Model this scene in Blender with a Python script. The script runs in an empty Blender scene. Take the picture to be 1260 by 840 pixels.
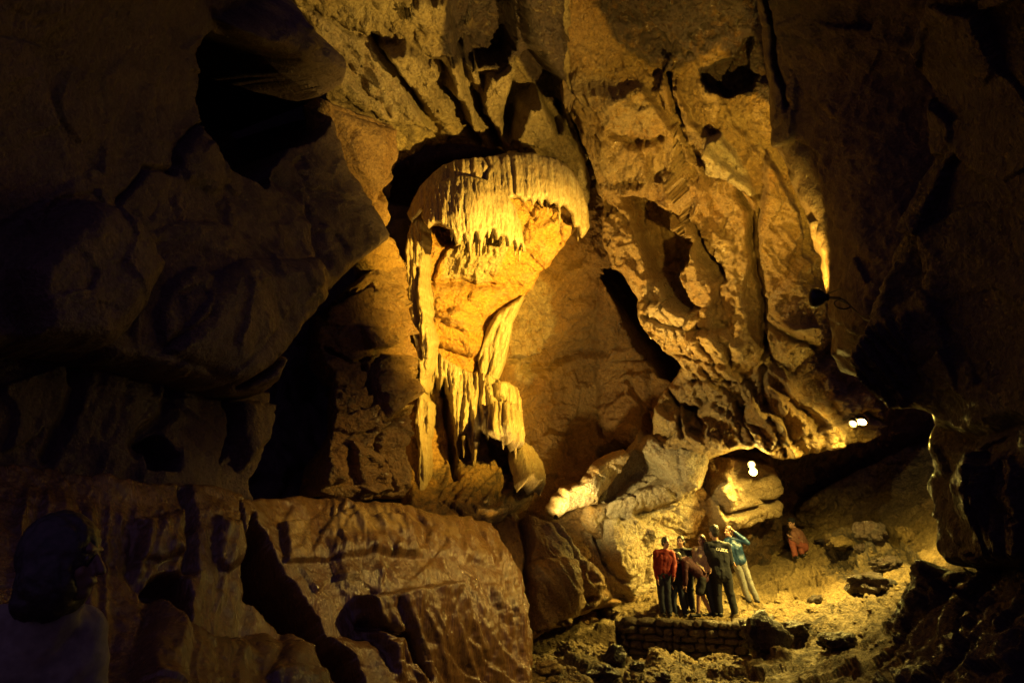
import bpy, bmesh, math, random
import numpy as np
from mathutils import Vector, Matrix
random.seed(7)
SC = bpy.context.scene
COL = SC.collection
F, PX, PY = 840.0, 630.0, 420.0
PITCH = math.radians(16.6)
CAM = np.array([0.0, 0.0, 1.4])
FW = np.array([0, math.cos(PITCH), math.sin(PITCH)])
UP = np.array([0, -math.sin(PITCH), math.cos(PITCH)])
RT = np.array([1.0, 0, 0])

def ray(px, py):
    px = np.asarray(px, float); py = np.asarray(py, float)
    return FW + ((px-PX)/F)[..., None]*RT + ((PY-py)/F)[..., None]*UP
def Q(px, py, d):
    return CAM + np.asarray(d, float)[..., None]*ray(px, py)
def at(px, py, d):
    return Vector(Q(np.array(px), np.array(py), np.array(d)))
def dz(py, z):                       # distance at which a ray through row py meets height z
    return (z-CAM[2])/(FW[2]+UP[2]*(PY-py)/F)

# ------------------------------------------------------------------ noise
def _h(i, j, k, s):
    n = (i*73856093) ^ (j*19349663) ^ (k*83492791) ^ (s*2654435761 & 0x7fffffff)
    n = (n ^ (n >> 13))*1274126177 & 0x7fffffff
    n = (n ^ (n >> 16))*668265263 & 0x7fffffff
    return ((n ^ (n >> 11)) & 0xffffff)/16777215.0
def vnoise(P, s=0):                  # gradient-like noise, about -1..1
    I = np.floor(P).astype(np.int64); f = P-I
    u = f*f*f*(f*(f*6-15)+10)
    out = 0
    for a in (0, 1):
        for b in (0, 1):
            for c in (0, 1):
                i, j, k = I[:, 0]+a, I[:, 1]+b, I[:, 2]+c
                gx = _h(i, j, k, s)*2-1; gy = _h(i, j, k, s+11)*2-1; gz = _h(i, j, k, s+23)*2-1
                g = gx*(f[:, 0]-a)+gy*(f[:, 1]-b)+gz*(f[:, 2]-c)
                w = (u[:, 0] if a else 1-u[:, 0])*(u[:, 1] if b else 1-u[:, 1])*(u[:, 2] if c else 1-u[:, 2])
                out = out+w*g
    return out*1.6
def fbm(P, f, o=4, s=0, g=.5):
    r = 0; a = 1.0; t = 0
    for k in range(o):
        r = r+a*vnoise(P*f+k*17.3, s+k); t += a; a *= g; f *= 2.07
    return r/t*1.4
def ridged(P, f, o=4, s=0, g=.5):
    r = 0; a = 1.0; t = 0
    for k in range(o):
        r = r+a*(1-2*np.abs(vnoise(P*f+k*9.1, s+k))); t += a; a *= g; f *= 2.1
    return r/t
def worley(P, s=0, tilt=1.0, off=1.0):
    """fractured blocks: returns (tilted plane height in the nearest cell, F2-F1, F1)"""
    I = np.floor(P).astype(np.int64)
    n = len(P); F1 = np.full(n, 9.0); F2 = np.full(n, 9.0); H = np.zeros(n)
    for a in (-1, 0, 1):
        for b in (-1, 0, 1):
            for c in (-1, 0, 1):
                i, j, k = I[:, 0]+a, I[:, 1]+b, I[:, 2]+c
                h1, h2, h3 = _h(i, j, k, s), _h(i, j, k, s+5), _h(i, j, k, s+9)
                dx, dy, dd = P[:, 0]-i-h1, P[:, 1]-j-h2, P[:, 2]-k-h3
                D = dx*dx+dy*dy+dd*dd
                hh = off*(h2-.5)+tilt*((h3*2-1)*dx+(h1*2-1)*dd+(_h(i, j, k, s+31)*2-1)*dy)
                m = D < F1
                F2 = np.where(m, F1, np.minimum(F2, D)); H = np.where(m, hh, H); F1 = np.where(m, D, F1)
    return H, np.sqrt(F2)-np.sqrt(F1), np.sqrt(F1)

# ------------------------------------------------------------------ 2D tools on the picture rays
def seglen(x, y, pts, closed):
    n = len(pts); D = np.full(x.shape, 1e9); ins = np.zeros(x.shape, bool)
    for i in range(n if closed else n-1):
        x0, y0 = pts[i]; x1, y1 = pts[(i+1) % n]
        ex, ey = x1-x0, y1-y0; L = ex*ex+ey*ey+1e-9
        t = np.clip(((x-x0)*ex+(y-y0)*ey)/L, 0, 1)
        D = np.minimum(D, (x-x0-t*ex)**2+(y-y0-t*ey)**2)
        if closed:
            c = ((y0 > y) != (y1 > y)) & (x < ex*(y-y0)/(ey if abs(ey) > 1e-9 else 1e-9)+x0)
            ins ^= c
    D = np.sqrt(D)
    return np.where(ins, D, -D) if closed else D
def ss(t):
    t = np.clip(t, 0, 1); return t*t*(3-2*t)
def rbf(ctrl, x, y):
    c = np.array(ctrl, float); n = len(c); X = c[:, :2]/500; v = 1/c[:, 2]
    def U(r2): return r2*np.log(r2+1e-9)
    K = U(((X[:, None]-X[None])**2).sum(-1))+np.eye(n)*1e-4
    A = np.zeros((n+3, n+3)); A[:n, :n] = K; A[:n, n] = 1; A[:n, n+1:] = X; A[n, :n] = 1; A[n+1:, :n] = X.T
    w = np.linalg.solve(A, np.concatenate([v, [0, 0, 0]]))
    xs, ys = x/500, y/500; out = w[n]+w[n+1]*xs+w[n+2]*ys
    for i in range(n):
        out = out+w[i]*U((xs-X[i, 0])**2+(ys-X[i, 1])**2)
    return 1/np.clip(out, 1/40, 1/1.2)

def tag(o, label=None, cat=None, group=None, kind=None):
    if label: o['label'] = label
    if cat: o['category'] = cat
    if group: o['group'] = group
    if kind: o['kind'] = kind
    return o
def empty(name, loc, **k):
    o = bpy.data.objects.new(name, None); COL.objects.link(o); o.location = loc; o.empty_display_size = .2
    return tag(o, **k)
def link(name, me, mat, parent=None, origin=None):
    o = bpy.data.objects.new(name, me); COL.objects.link(o)
    if mat is not None:
        for m in (mat if isinstance(mat, (list, tuple)) else [mat]): me.materials.append(m)
    pl = Vector((0, 0, 0))
    if parent is not None:
        o.parent = parent; pl = Vector(parent.location)
        p = parent.parent
        while p is not None: pl += Vector(p.location); p = p.parent
    if origin is not None: me.transform(Matrix.Translation(-Vector(origin))); o.location = Vector(origin)-pl
    else: me.transform(Matrix.Translation(-pl))
    return o

# ------------------------------------------------------------------ rock relief built at its own distance, with thickness
def relief(name, poly, ctrl, mat, step=1.7, feats=(), noise=(), roll=(10, .5), thick=1.5, rough=(3, .03), warp=(4, .02),
           parent=None, inset=6, seed=1, tints=(), mixd=.6, **tags):
    poly = np.array(poly, float)
    x0, y0 = poly.min(0)-8; x1, y1 = poly.max(0)+8
    nx, ny = int((x1-x0)/step)+1, int((y1-y0)/step)+1
    gx, gy = np.meshgrid(x0+np.arange(nx)*step, y0+np.arange(ny)*step)
    gx, gy = gx.ravel(), gy.ravel()
    def nz(x, y, f, s): return fbm(np.stack([x*f, y*f, np.full_like(x, s*3.7)], 1), 1.0, 4, s)
    def S(x, y):
        wx = x+rough[0]*nz(x, y, rough[1], seed+40); wy = y+rough[0]*nz(x, y, rough[1], seed+50)
        return seglen(wx, wy, poly, True)
    s = S(gx, gy)
    near = s > -3*step
    # keep only what is needed
    s2 = s.reshape(ny, nx)
    ing = s2 >= 0
    cell = ing[:-1, :-1] | ing[1:, :-1] | ing[:-1, 1:] | ing[1:, 1:]
    cy, cx = np.nonzero(cell)
    a = cy*nx+cx
    quads = np.stack([a, a+nx, a+nx+1, a+1], 1)
    used, inv = np.unique(quads, return_inverse=True); quads = inv.reshape(quads.shape)
    gs = np.gradient(s2, step); sgy, sgx = gs[0].ravel()[used], gs[1].ravel()[used]
    x, y, sv = gx[used], gy[used], s[used]
    g2 = np.maximum(np.sqrt(sgx**2+sgy**2), .3)
    nxv, nyv = sgx/g2, sgy/g2
    out = sv < 0
    x = np.where(out, x-sv*nxv/g2, x); y = np.where(out, y-sv*nyv/g2, y); sv = np.maximum(sv, 0)
    d = rbf(ctrl, x, y); Pb = Q(x, y, d); d0 = d.copy()
    wx = x+warp[0]*nz(x, y, warp[1], seed+3)+.22*warp[0]*nz(x, y, warp[1]*5, seed+5)
    wy = y+warp[0]*nz(x, y, warp[1], seed+9)+.22*warp[0]*nz(x, y, warp[1]*5, seed+6)
    cal_lit = np.zeros(len(x)); man = np.zeros(len(x))
    for ft in feats:
        k = ft[0]; P = np.array(ft[1], float); pad = 60
        bx0, by0 = P.min(0)-pad; bx1, by1 = P.max(0)+pad
        m = (wx > bx0) & (wx < bx1) & (wy > by0) & (wy < by1)
        if not m.any(): continue
        X, Y = wx[m], wy[m]
        if k == 'groove':            # pts, width, depth
            D = seglen(X, Y, P, False); d[m] += ft[3]*np.exp(-(D/ft[2])**2)
        elif k == 'vee':
            D = seglen(X, Y, P, False); d[m] += ft[3]*np.clip(1-D/ft[2], 0, 1)
        elif k == 'hole':            # polygon, depth, soft
            D = seglen(X, Y, P, True); d[m] += ft[2]*ss(D/ft[3]+.3)
        elif k == 'dome':            # polygon, height, ramp
            D = seglen(X, Y, P, True); t = np.clip(D/ft[3], 0, 1); d[m] -= ft[2]*np.sqrt(1-(1-t)**2)
        elif k == 'tilt':            # polygon, (m per 100px x, y), offset, soft
            D = seglen(X, Y, P, True); c = P.mean(0)
            d[m] += ss(D/ft[4])*(ft[3]+ft[2][0]*(X-c[0])/100+ft[2][1]*(Y-c[1])/100)
        elif k == 'flute':           # polygon, amp, freq per px, (dirx, diry), soft
            D = seglen(X, Y, P, True); dx, dy = ft[4]
            n = math.hypot(dx, dy); dx, dy = dx/n, dy/n
            u = X*dy-Y*dx; v = X*dx+Y*dy
            N = np.stack([u*ft[3], v*ft[3]*.07, np.full_like(u, seed*1.7)], 1)
            h = .65*(1-2*np.abs(vnoise(N, 3)))+.35*(1-2*np.abs(vnoise(N*2.3+5, 4)))
            d[m] -= ft[2]*h*ss(D/ft[5])
        elif k == 'saw':             # polygon, amp, freq per px, dir, soft : tilted beds with sharp edges
            D = seglen(X, Y, P, True); dx, dy = ft[4]; n = math.hypot(dx, dy); dx, dy = dx/n, dy/n
            u = (X*dy-Y*dx)*ft[3]; v = (X*dx+Y*dy)*ft[3]
            N = np.stack([u*.5, v*.35, np.full_like(u, seed*2.3)], 1)
            t = u+1.3*vnoise(N, 7)+.25*vnoise(N*4, 8); j = np.floor(t); t = t-j
            a_ = .35+.65*_h(j.astype(np.int64), (np.floor(v*.4+t*0)).astype(np.int64)*0, 0*j.astype(np.int64), seed)
            a_ = a_*(.55+.45*np.clip(1+1.5*vnoise(N*1.7+9, 5), 0, 1.6))
            h = np.where(t < .86, t/.86, (1-t)/.14)
            d[m] -= ft[2]*a_*h*ss(D/ft[5])
    for k, P, v, soft in tints:  # pale and dark rock tints; some carry painted light and shade
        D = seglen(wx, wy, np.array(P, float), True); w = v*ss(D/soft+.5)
        if k == 'cal': cal_lit = np.maximum(cal_lit, w)
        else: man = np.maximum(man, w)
    rw, rd = roll
    t = np.clip(sv/rw, 0, 1); d = d+rd*(1-np.sqrt(1-(1-t)**2))
    nrm = np.zeros_like(Pb)
    fn = np.cross(Pb[quads[:, 2]]-Pb[quads[:, 0]], Pb[quads[:, 3]]-Pb[quads[:, 1]])
    for c in range(4): np.add.at(nrm, quads[:, c], fn)
    nrm /= np.linalg.norm(nrm, axis=1)[:, None]+1e-12
    nrm *= np.where((nrm*(CAM-Pb)).sum(1) < 0, -1, 1)[:, None]
    toc = CAM-Pb; toc /= np.linalg.norm(toc, axis=1)[:, None]
    dr = nrm+mixd*toc; dr /= np.linalg.norm(dr, axis=1)[:, None]
    P3 = Pb-dr*(d-d0)[:, None]
    disp = np.zeros(len(P3))
    for nn in noise:
        k, fr, am = nn[0], nn[1], nn[2]; sd = seed*13+int(fr*7)
        A = np.array(nn[3]) if len(nn) > 3 else np.ones(3)
        Pn = (Pb+.15*(P3-Pb))*A
        Wp = Pn+(.25 if k != 'facet' else .09)/fr*np.stack([vnoise(Pn*fr*.9, sd+1), vnoise(Pn*fr*.9, sd+2), vnoise(Pn*fr*.9, sd+3)], 1)
        if k == 'fbm': disp += am*fbm(Pn, fr, 5, sd)
        elif k == 'ridge': disp += am*ridged(Wp, fr, 4, sd)
        elif k == 'block':
            H, E, F1 = worley(Wp*fr, sd, 1.0); disp += am*(H-.25*np.exp(-(E/.07)**2))
        elif k == 'facet':
            H, E, F1 = worley(Wp*fr, sd, 1.5, .35); disp += am*(H-.12*np.exp(-(E/.035)**2))
        elif k == 'pit':
            H, E, F1 = worley(Wp*fr, sd, 0); disp += am*(np.clip(F1*1.3, 0, 1)**1.5-.5)
        elif k == 'scallop':
            H, E, F1 = worley(Wp*fr, sd, .3); disp -= am*(F1**2*1.6-.5)
    fade = .35+.65*np.clip(sv/6, 0, 1)
    P3 = P3+nrm*(disp*fade)[:, None]
    # thickness: walls running back from the outline
    e = np.concatenate([quads[:, [0, 1]], quads[:, [1, 2]], quads[:, [2, 3]], quads[:, [3, 0]]])
    key = np.sort(e, 1); key = key[:, 0]*len(P3)+key[:, 1]
    uq, idx, cnt = np.unique(key, return_index=True, return_counts=True)
    be = e[idx[cnt == 1]]
    bv, binv = np.unique(be, return_inverse=True); be = binv.reshape(be.shape)
    K = 5; rings = [P3[bv]]; V = [P3]; Fq = [quads]; base = len(P3); prev = bv
    db = np.linalg.norm(P3[bv]-CAM, axis=1)
    for r in range(1, K+1):
        tt = r/K
        ins = inset*(1-math.cos(tt*1.5))
        PP = CAM+(P3[bv]-CAM)*(1+thick*tt/db)[:, None]+((nxv[bv]*ins*db/F)[:, None]*RT-(nyv[bv]*ins*db/F)[:, None]*UP)
        PP += .10*np.stack([vnoise(PP*2, 1), vnoise(PP*2, 2), vnoise(PP*2, 3)], 1)*min(1, 2*tt)*0.6
        V.append(PP); ids = base+np.arange(len(bv)); base += len(bv)
        Fq.append(np.stack([prev[be[:, 1]], prev[be[:, 0]], ids[be[:, 0]], ids[be[:, 1]]], 1)); prev = ids
    V = np.concatenate(V); Fq = np.concatenate(Fq)
    me = mk(name, V, Fq)
    for nm, arr in (('cal', cal_lit), ('man', man)):
        at_ = me.attributes.new(nm, 'FLOAT', 'POINT'); full = np.zeros(len(V)); full[:len(arr)] = arr
        full[len(arr):] = np.tile(arr[bv], K)
        at_.data.foreach_set('value', full.astype(np.float32))
    o = link(name, me, mat, parent, origin=Vector(P3[np.argmin(P3[:, 2])]) if parent is None else None)
    tag(o, **tags)
    return o

def mk(name, V, Fq):
    me = bpy.data.meshes.new(name); V = np.asarray(V, np.float32)
    Fq = np.asarray(Fq, np.int32); n = len(Fq); k = Fq.shape[1]
    me.vertices.add(len(V)); me.vertices.foreach_set('co', V.ravel())
    me.loops.add(n*k); me.loops.foreach_set('vertex_index', Fq.ravel())
    me.polygons.add(n); me.polygons.foreach_set('loop_start', np.arange(n, dtype=np.int32)*k)
    me.update(calc_edges=True); me.validate()
    me.polygons.foreach_set('use_smooth', np.ones(len(me.polygons), bool)); me.update()
    return me

# ------------------------------------------------------------------ materials
def rgb(c): return (c[0], c[1], c[2], 1)
def new_mat(name):
    m = bpy.data.materials.new(name); m.use_nodes = True; nt = m.node_tree
    return m, nt, nt.nodes['Principled BSDF']
def rock(name, c1, c2, cal_lit=(.50, .41, .27), man=(.035, .028, .03), rlo=.3, rhi=.75, scale=1.0, bump=.5, stretch=(1, 1, 1), fine=22, bdist=.03, spec=.5):
    m, nt, b = new_mat(name); N, L = nt.nodes, nt.links
    tc = N.new('ShaderNodeTexCoord'); mp = N.new('ShaderNodeMapping'); mp.inputs['Scale'].default_value = stretch
    L.new(tc.outputs['Object'], mp.inputs['Vector'])
    def noise(s, det=6, dist=0., ro=.6):
        n = N.new('ShaderNodeTexNoise'); n.inputs['Scale'].default_value = s; n.inputs['Detail'].default_value = det
        n.inputs['Distortion'].default_value = dist; n.inputs['Roughness'].default_value = ro
        L.new(mp.outputs[0], n.inputs['Vector']); return n
    def ramp(src, a, bb, ca=(0, 0, 0, 1), cb=(1, 1, 1, 1)):
        r = N.new('ShaderNodeValToRGB'); r.color_ramp.elements[0].position = a; r.color_ramp.elements[1].position = bb
        r.color_ramp.elements[0].color = ca; r.color_ramp.elements[1].color = cb; L.new(src, r.inputs[0]); return r
    def mix(f, a, bb, mode='MIX'):
        x = N.new('ShaderNodeMix'); x.data_type = 'RGBA'; x.blend_type = mode
        for s, v in ((x.inputs[0], f), (x.inputs[6], a), (x.inputs[7], bb)):
            if hasattr(v, 'is_linked'): L.new(v, s)
            else: s.default_value = v
        return x.outputs[2]
    def mth(op, a, bb):
        x = N.new('ShaderNodeMath'); x.operation = op
        for s, v in ((x.inputs[0], a), (x.inputs[1], bb)):
            if hasattr(v, 'is_linked'): L.new(v, s)
            else: s.default_value = v
        return x.outputs[0]
    n1 = noise(.9*scale, 8, .4); n2 = noise(4*scale, 8, .6, .65); n3 = noise(fine, 5, .2, .7)
    c = mix(ramp(n1.outputs[0], .32, .72).outputs[0], rgb(c1), rgb(c2))
    c = mix(mth('MULTIPLY', ramp(n2.outputs[0], .5, .75).outputs[0], .5), c, rgb([v*.42 for v in c1]))
    ac = N.new('ShaderNodeAttribute'); ac.attribute_name = 'cal'
    am = N.new('ShaderNodeAttribute'); am.attribute_name = 'man'
    fc = ramp(mth('ADD', ac.outputs['Fac'], mth('MULTIPLY', mth('SUBTRACT', n2.outputs[0], .5), 1.2)), .3, .7).outputs[0]
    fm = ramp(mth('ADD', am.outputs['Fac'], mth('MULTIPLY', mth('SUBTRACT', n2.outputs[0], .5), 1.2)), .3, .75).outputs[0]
    calc = mix(ramp(n2.outputs[0], .4, .7).outputs[0], rgb(cal_lit), rgb([cal_lit[0]*.8, cal_lit[1]*.66, cal_lit[2]*.5]))
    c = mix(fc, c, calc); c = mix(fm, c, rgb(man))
    c = mix(.8, c, ramp(n3.outputs[0], .34, .62, (.34, .30, .27, 1), (1, 1, 1, 1)).outputs[0], 'MULTIPLY')
    L.new(c, b.inputs['Base Color'])
    r = N.new('ShaderNodeMapRange'); r.inputs[3].default_value = rlo; r.inputs[4].default_value = rhi
    r.inputs[1].default_value = .35; r.inputs[2].default_value = .65
    L.new(n2.outputs[0], r.inputs[0]); L.new(r.outputs[0], b.inputs['Roughness'])
    b.inputs['Specular IOR Level'].default_value = spec
    n4 = noise(9*scale, 4, .3, .6)
    h = mth('ADD', mth('MULTIPLY', n3.outputs[0], .6), mth('ADD', n2.outputs[0], mth('MULTIPLY', n4.outputs[0], .8)))
    bp = N.new('ShaderNodeBump'); bp.inputs['Strength'].default_value = min(1, bump*1.5); bp.inputs['Distance'].default_value = bdist*4
    L.new(h, bp.inputs['Height']); L.new(bp.outputs[0], b.inputs['Normal'])
    return m
def plain(name, c, rough=.6, metal=0, nscale=0, amt=.3):
    m, nt, b = new_mat(name); N, L = nt.nodes, nt.links
    b.inputs['Roughness'].default_value = rough; b.inputs['Metallic'].default_value = metal
    tc = N.new('ShaderNodeTexCoord'); n = N.new('ShaderNodeTexNoise'); n.inputs['Scale'].default_value = nscale or 9; n.inputs['Detail'].default_value = 5
    L.new(tc.outputs['Object'], n.inputs['Vector'])
    r = N.new('ShaderNodeValToRGB'); r.color_ramp.elements[0].color = rgb([v*(1-amt) for v in c]); r.color_ramp.elements[1].color = rgb([min(1, v*(1+amt)) for v in c])
    r.color_ramp.elements[0].position = .35; r.color_ramp.elements[1].position = .65
    L.new(n.outputs[0], r.inputs[0]); L.new(r.outputs[0], b.inputs['Base Color'])
    bp = N.new('ShaderNodeBump'); bp.inputs['Strength'].default_value = .3; bp.inputs['Distance'].default_value = .01
    L.new(n.outputs[0], bp.inputs['Height']); L.new(bp.outputs[0], b.inputs['Normal'])
    return m
def glow(name, c, e):
    m, nt, b = new_mat(name); b.inputs['Base Color'].default_value = rgb(c)
    b.inputs['Emission Color'].default_value = rgb(c); b.inputs['Emission Strength'].default_value = e
    return m

M_OCHRE = rock('ochre_limestone', (.36, .19, .05), (.50, .32, .12), rlo=.2, rhi=.8, bump=.7)
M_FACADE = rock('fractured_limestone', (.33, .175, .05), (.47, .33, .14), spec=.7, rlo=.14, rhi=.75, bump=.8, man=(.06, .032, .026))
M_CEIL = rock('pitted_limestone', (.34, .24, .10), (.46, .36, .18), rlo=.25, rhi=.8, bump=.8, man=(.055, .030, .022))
M_BROWN = rock('wet_brown_limestone', (.26, .14, .06), (.38, .24, .11), rlo=.12, rhi=.55, bump=.7, man=(.03, .02, .02))
M_FLOW = rock('cream_flowstone', (.30, .22, .12), (.40, .31, .19), cal_lit=(.36, .29, .19), rlo=.22, rhi=.55, bump=.4, stretch=(1, 1, .22), fine=45, scale=2.6, bdist=.015)
M_BANK = rock('wet_flowstone_bank', (.12, .062, .03), (.22, .12, .05), cal_lit=(.38, .28, .13), rlo=.06, rhi=.4, fine=48, bdist=.012, bump=.36, spec=.9, stretch=(1, 1, .16))
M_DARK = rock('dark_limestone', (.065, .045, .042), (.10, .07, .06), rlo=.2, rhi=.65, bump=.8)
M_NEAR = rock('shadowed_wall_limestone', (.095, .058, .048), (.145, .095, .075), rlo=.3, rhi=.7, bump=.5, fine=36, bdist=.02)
M_EARTH = rock('clay_floor', (.28, .19, .08), (.40, .29, .13), rlo=.55, rhi=.95, bump=.9, fine=14, bdist=.04)
M_BODY = rock('orange_calcite', (.44, .20, .035), (.56, .33, .09), rlo=.2, rhi=.6, bump=.6, spec=.6)
M_ALCOVE = rock('orange_brown_limestone', (.22, .105, .028), (.34, .195, .065), rlo=.25, rhi=.7, bump=.7)
# ================================================================== THE CAVE
STR = dict(kind='structure')
# outer shell of the chamber: closes the dark beyond everything modelled closely (left open behind the camera to let dim fill light in)
def shell():
    nu, nv = 90, 60
    u = np.linspace(-math.pi*.5-.15, math.pi*.5+.15, nu); v = np.linspace(-.35, math.pi*.5, nv)
    U, V = np.meshgrid(u, v); U, V = U.ravel(), V.ravel()
    P = np.stack([26*np.sin(U)*np.cos(V), 4+22*np.cos(U)*np.cos(V), 1+19*np.sin(V)], 1)
    n = P-np.array([0, 4, 1]); n /= np.linalg.norm(n, axis=1)[:, None]
    P -= n*(1.6*fbm(P, .15, 4, 5)+.5*ridged(P, .5, 3, 8))[:, None]
    a = (np.arange(nv-1)[:, None]*nu+np.arange(nu-1)[None]).ravel()
    q = np.stack([a, a+1, a+nu+1, a+nu], 1)
    tag(link('cave_chamber_wall', mk('cave_chamber_wall', P, q), M_DARK), **STR)
shell()

# ---- back wall: the alcove beside the flowstone column and the low wall behind the visitors
relief('cave_back_wall', [(440, 60), (1180, 60), (1230, 640), (1010, 700), (900, 740), (780, 790), (560, 790), (440, 700)],
  [(440, 100, 18), (560, 200, 18), (620, 450, 16.4), (650, 330, 16.2), (700, 330, 16.6), (720, 450, 18.6), (660, 540, 17.0), (760, 470, 18.4), (720, 560, 17.6), (800, 520, 17.0), (650, 620, 15.2), (720, 620, 15.6),
   (780, 610, 16.0), (840, 560, 16.2), (850, 640, 16.4), (800, 690, 15.9), (900, 600, 16.6), (905, 660, 17.2), (940, 620, 17.8), (960, 660, 18.8), (880, 700, 17.6), (1000, 600, 19.6), (1100, 560, 21), (1100, 200, 18), (780, 760, 15.5), (600, 760, 14)],
  M_ALCOVE, step=1.7, roll=(4, .2), thick=.6, seed=2, warp=(5, .02),
  feats=[
   ('saw', [(620, 330), (740, 320), (800, 400), (810, 540), (640, 600)], .10, .028, (1, -.12), 16),
   ('groove', [(628, 445), (660, 440), (690, 425), (720, 418), (742, 412)], 1.8, .22),
   ('groove', [(640, 462), (680, 452), (712, 436), (740, 428)], 1.6, .20),
   ('tilt', [(625, 440), (690, 424), (745, 410), (750, 430), (690, 450), (630, 462)], (0, 0), .22, 5),
   ('groove', [(752, 420), (775, 423), (800, 420)], 1.6, .16), ('groove', [(756, 438), (790, 442), (812, 438)], 1.5, .14),
   ('groove', [(660, 470), (655, 500), (664, 520), (655, 545)], 1.3, .09), ('groove', [(700, 520), (712, 505), (716, 480)], 1.3, .09),
   ('groove', [(650, 590), (680, 585), (712, 592), (740, 585)], 1.5, .12),
   ('groove', [(780, 470), (800, 520), (795, 550)], 2.5, .2),
   ('dome', [(738, 330), (760, 345), (790, 410), (800, 470), (795, 540), (760, 560), (735, 520), (728, 420)], .5, 30),
   ('flute', [(622, 330), (650, 325), (682, 350), (690, 400), (668, 440), (655, 480), (625, 470), (615, 400)], .16, .22, (-.12, 1), 16),
   ('hole', [(738, 338), (750, 328), (768, 332), (784, 364), (798, 400), (818, 430), (848, 452), (834, 472), (812, 466), (794, 440), (772, 400), (744, 354)], 2.5, 3),  # deep slit cut in place of a cast shadow
   ('hole', [(733, 552), (760, 546), (776, 548), (770, 560), (748, 572), (735, 568)], 1.3, 4),
   # scalloped area behind the lamp-lit blades
   ('dome', [(735, 600), (790, 540), (850, 528), (868, 560), (862, 600), (830, 620), (770, 640), (740, 640)], .7, 38),
   ('hole', [(738, 613), (760, 582), (790, 565), (818, 578), (826, 590), (800, 604), (765, 618), (745, 624)], .9, 14),
   ('groove', [(760, 640), (800, 628), (840, 610), (866, 596)], 3, .25),
   ('groove', [(868, 560), (872, 600), (884, 622), (930, 612), (962, 600)], 3, .3),
   ('tilt', [(870, 600), (880, 560), (930, 560), (945, 590), (950, 632), (905, 645), (872, 640)], (-.3, .1), -.5, 8),
   ('tilt', [(735, 640), (770, 632), (800, 650), (795, 720), (760, 735), (742, 690)], (.3, .2), -.35, 8),
   ('groove', [(735, 655), (742, 690), (760, 715)], 3, .3),
  ],
  noise=[('fbm', .4, .18), ('facet', 1.0, .12), ('facet', 3.0, .05), ('facet', 8, .02), ('ridge', 5.0, .02), ('fbm', 14, .012)],
  tints=[('cal', [(622, 330), (650, 325), (682, 350), (690, 400), (668, 440), (655, 480), (625, 470), (615, 400)], .5, 20),
         ('cal', [(735, 600), (790, 530), (870, 560), (850, 640), (820, 740), (740, 740), (720, 660)], .75, 30),  # low wall painted paler where the blade lamp shines on it
         ('cal', [(870, 590), (900, 560), (950, 590), (950, 640), (872, 650)], .6, 10),  # pool of light below the twin lamp put into the colour
         ('man', [(945, 560), (1230, 560), (1230, 700), (880, 700), (905, 655), (950, 632)], .55, 14)], **STR)  # hollow right of the twin lamp: shade put into the colour

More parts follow.
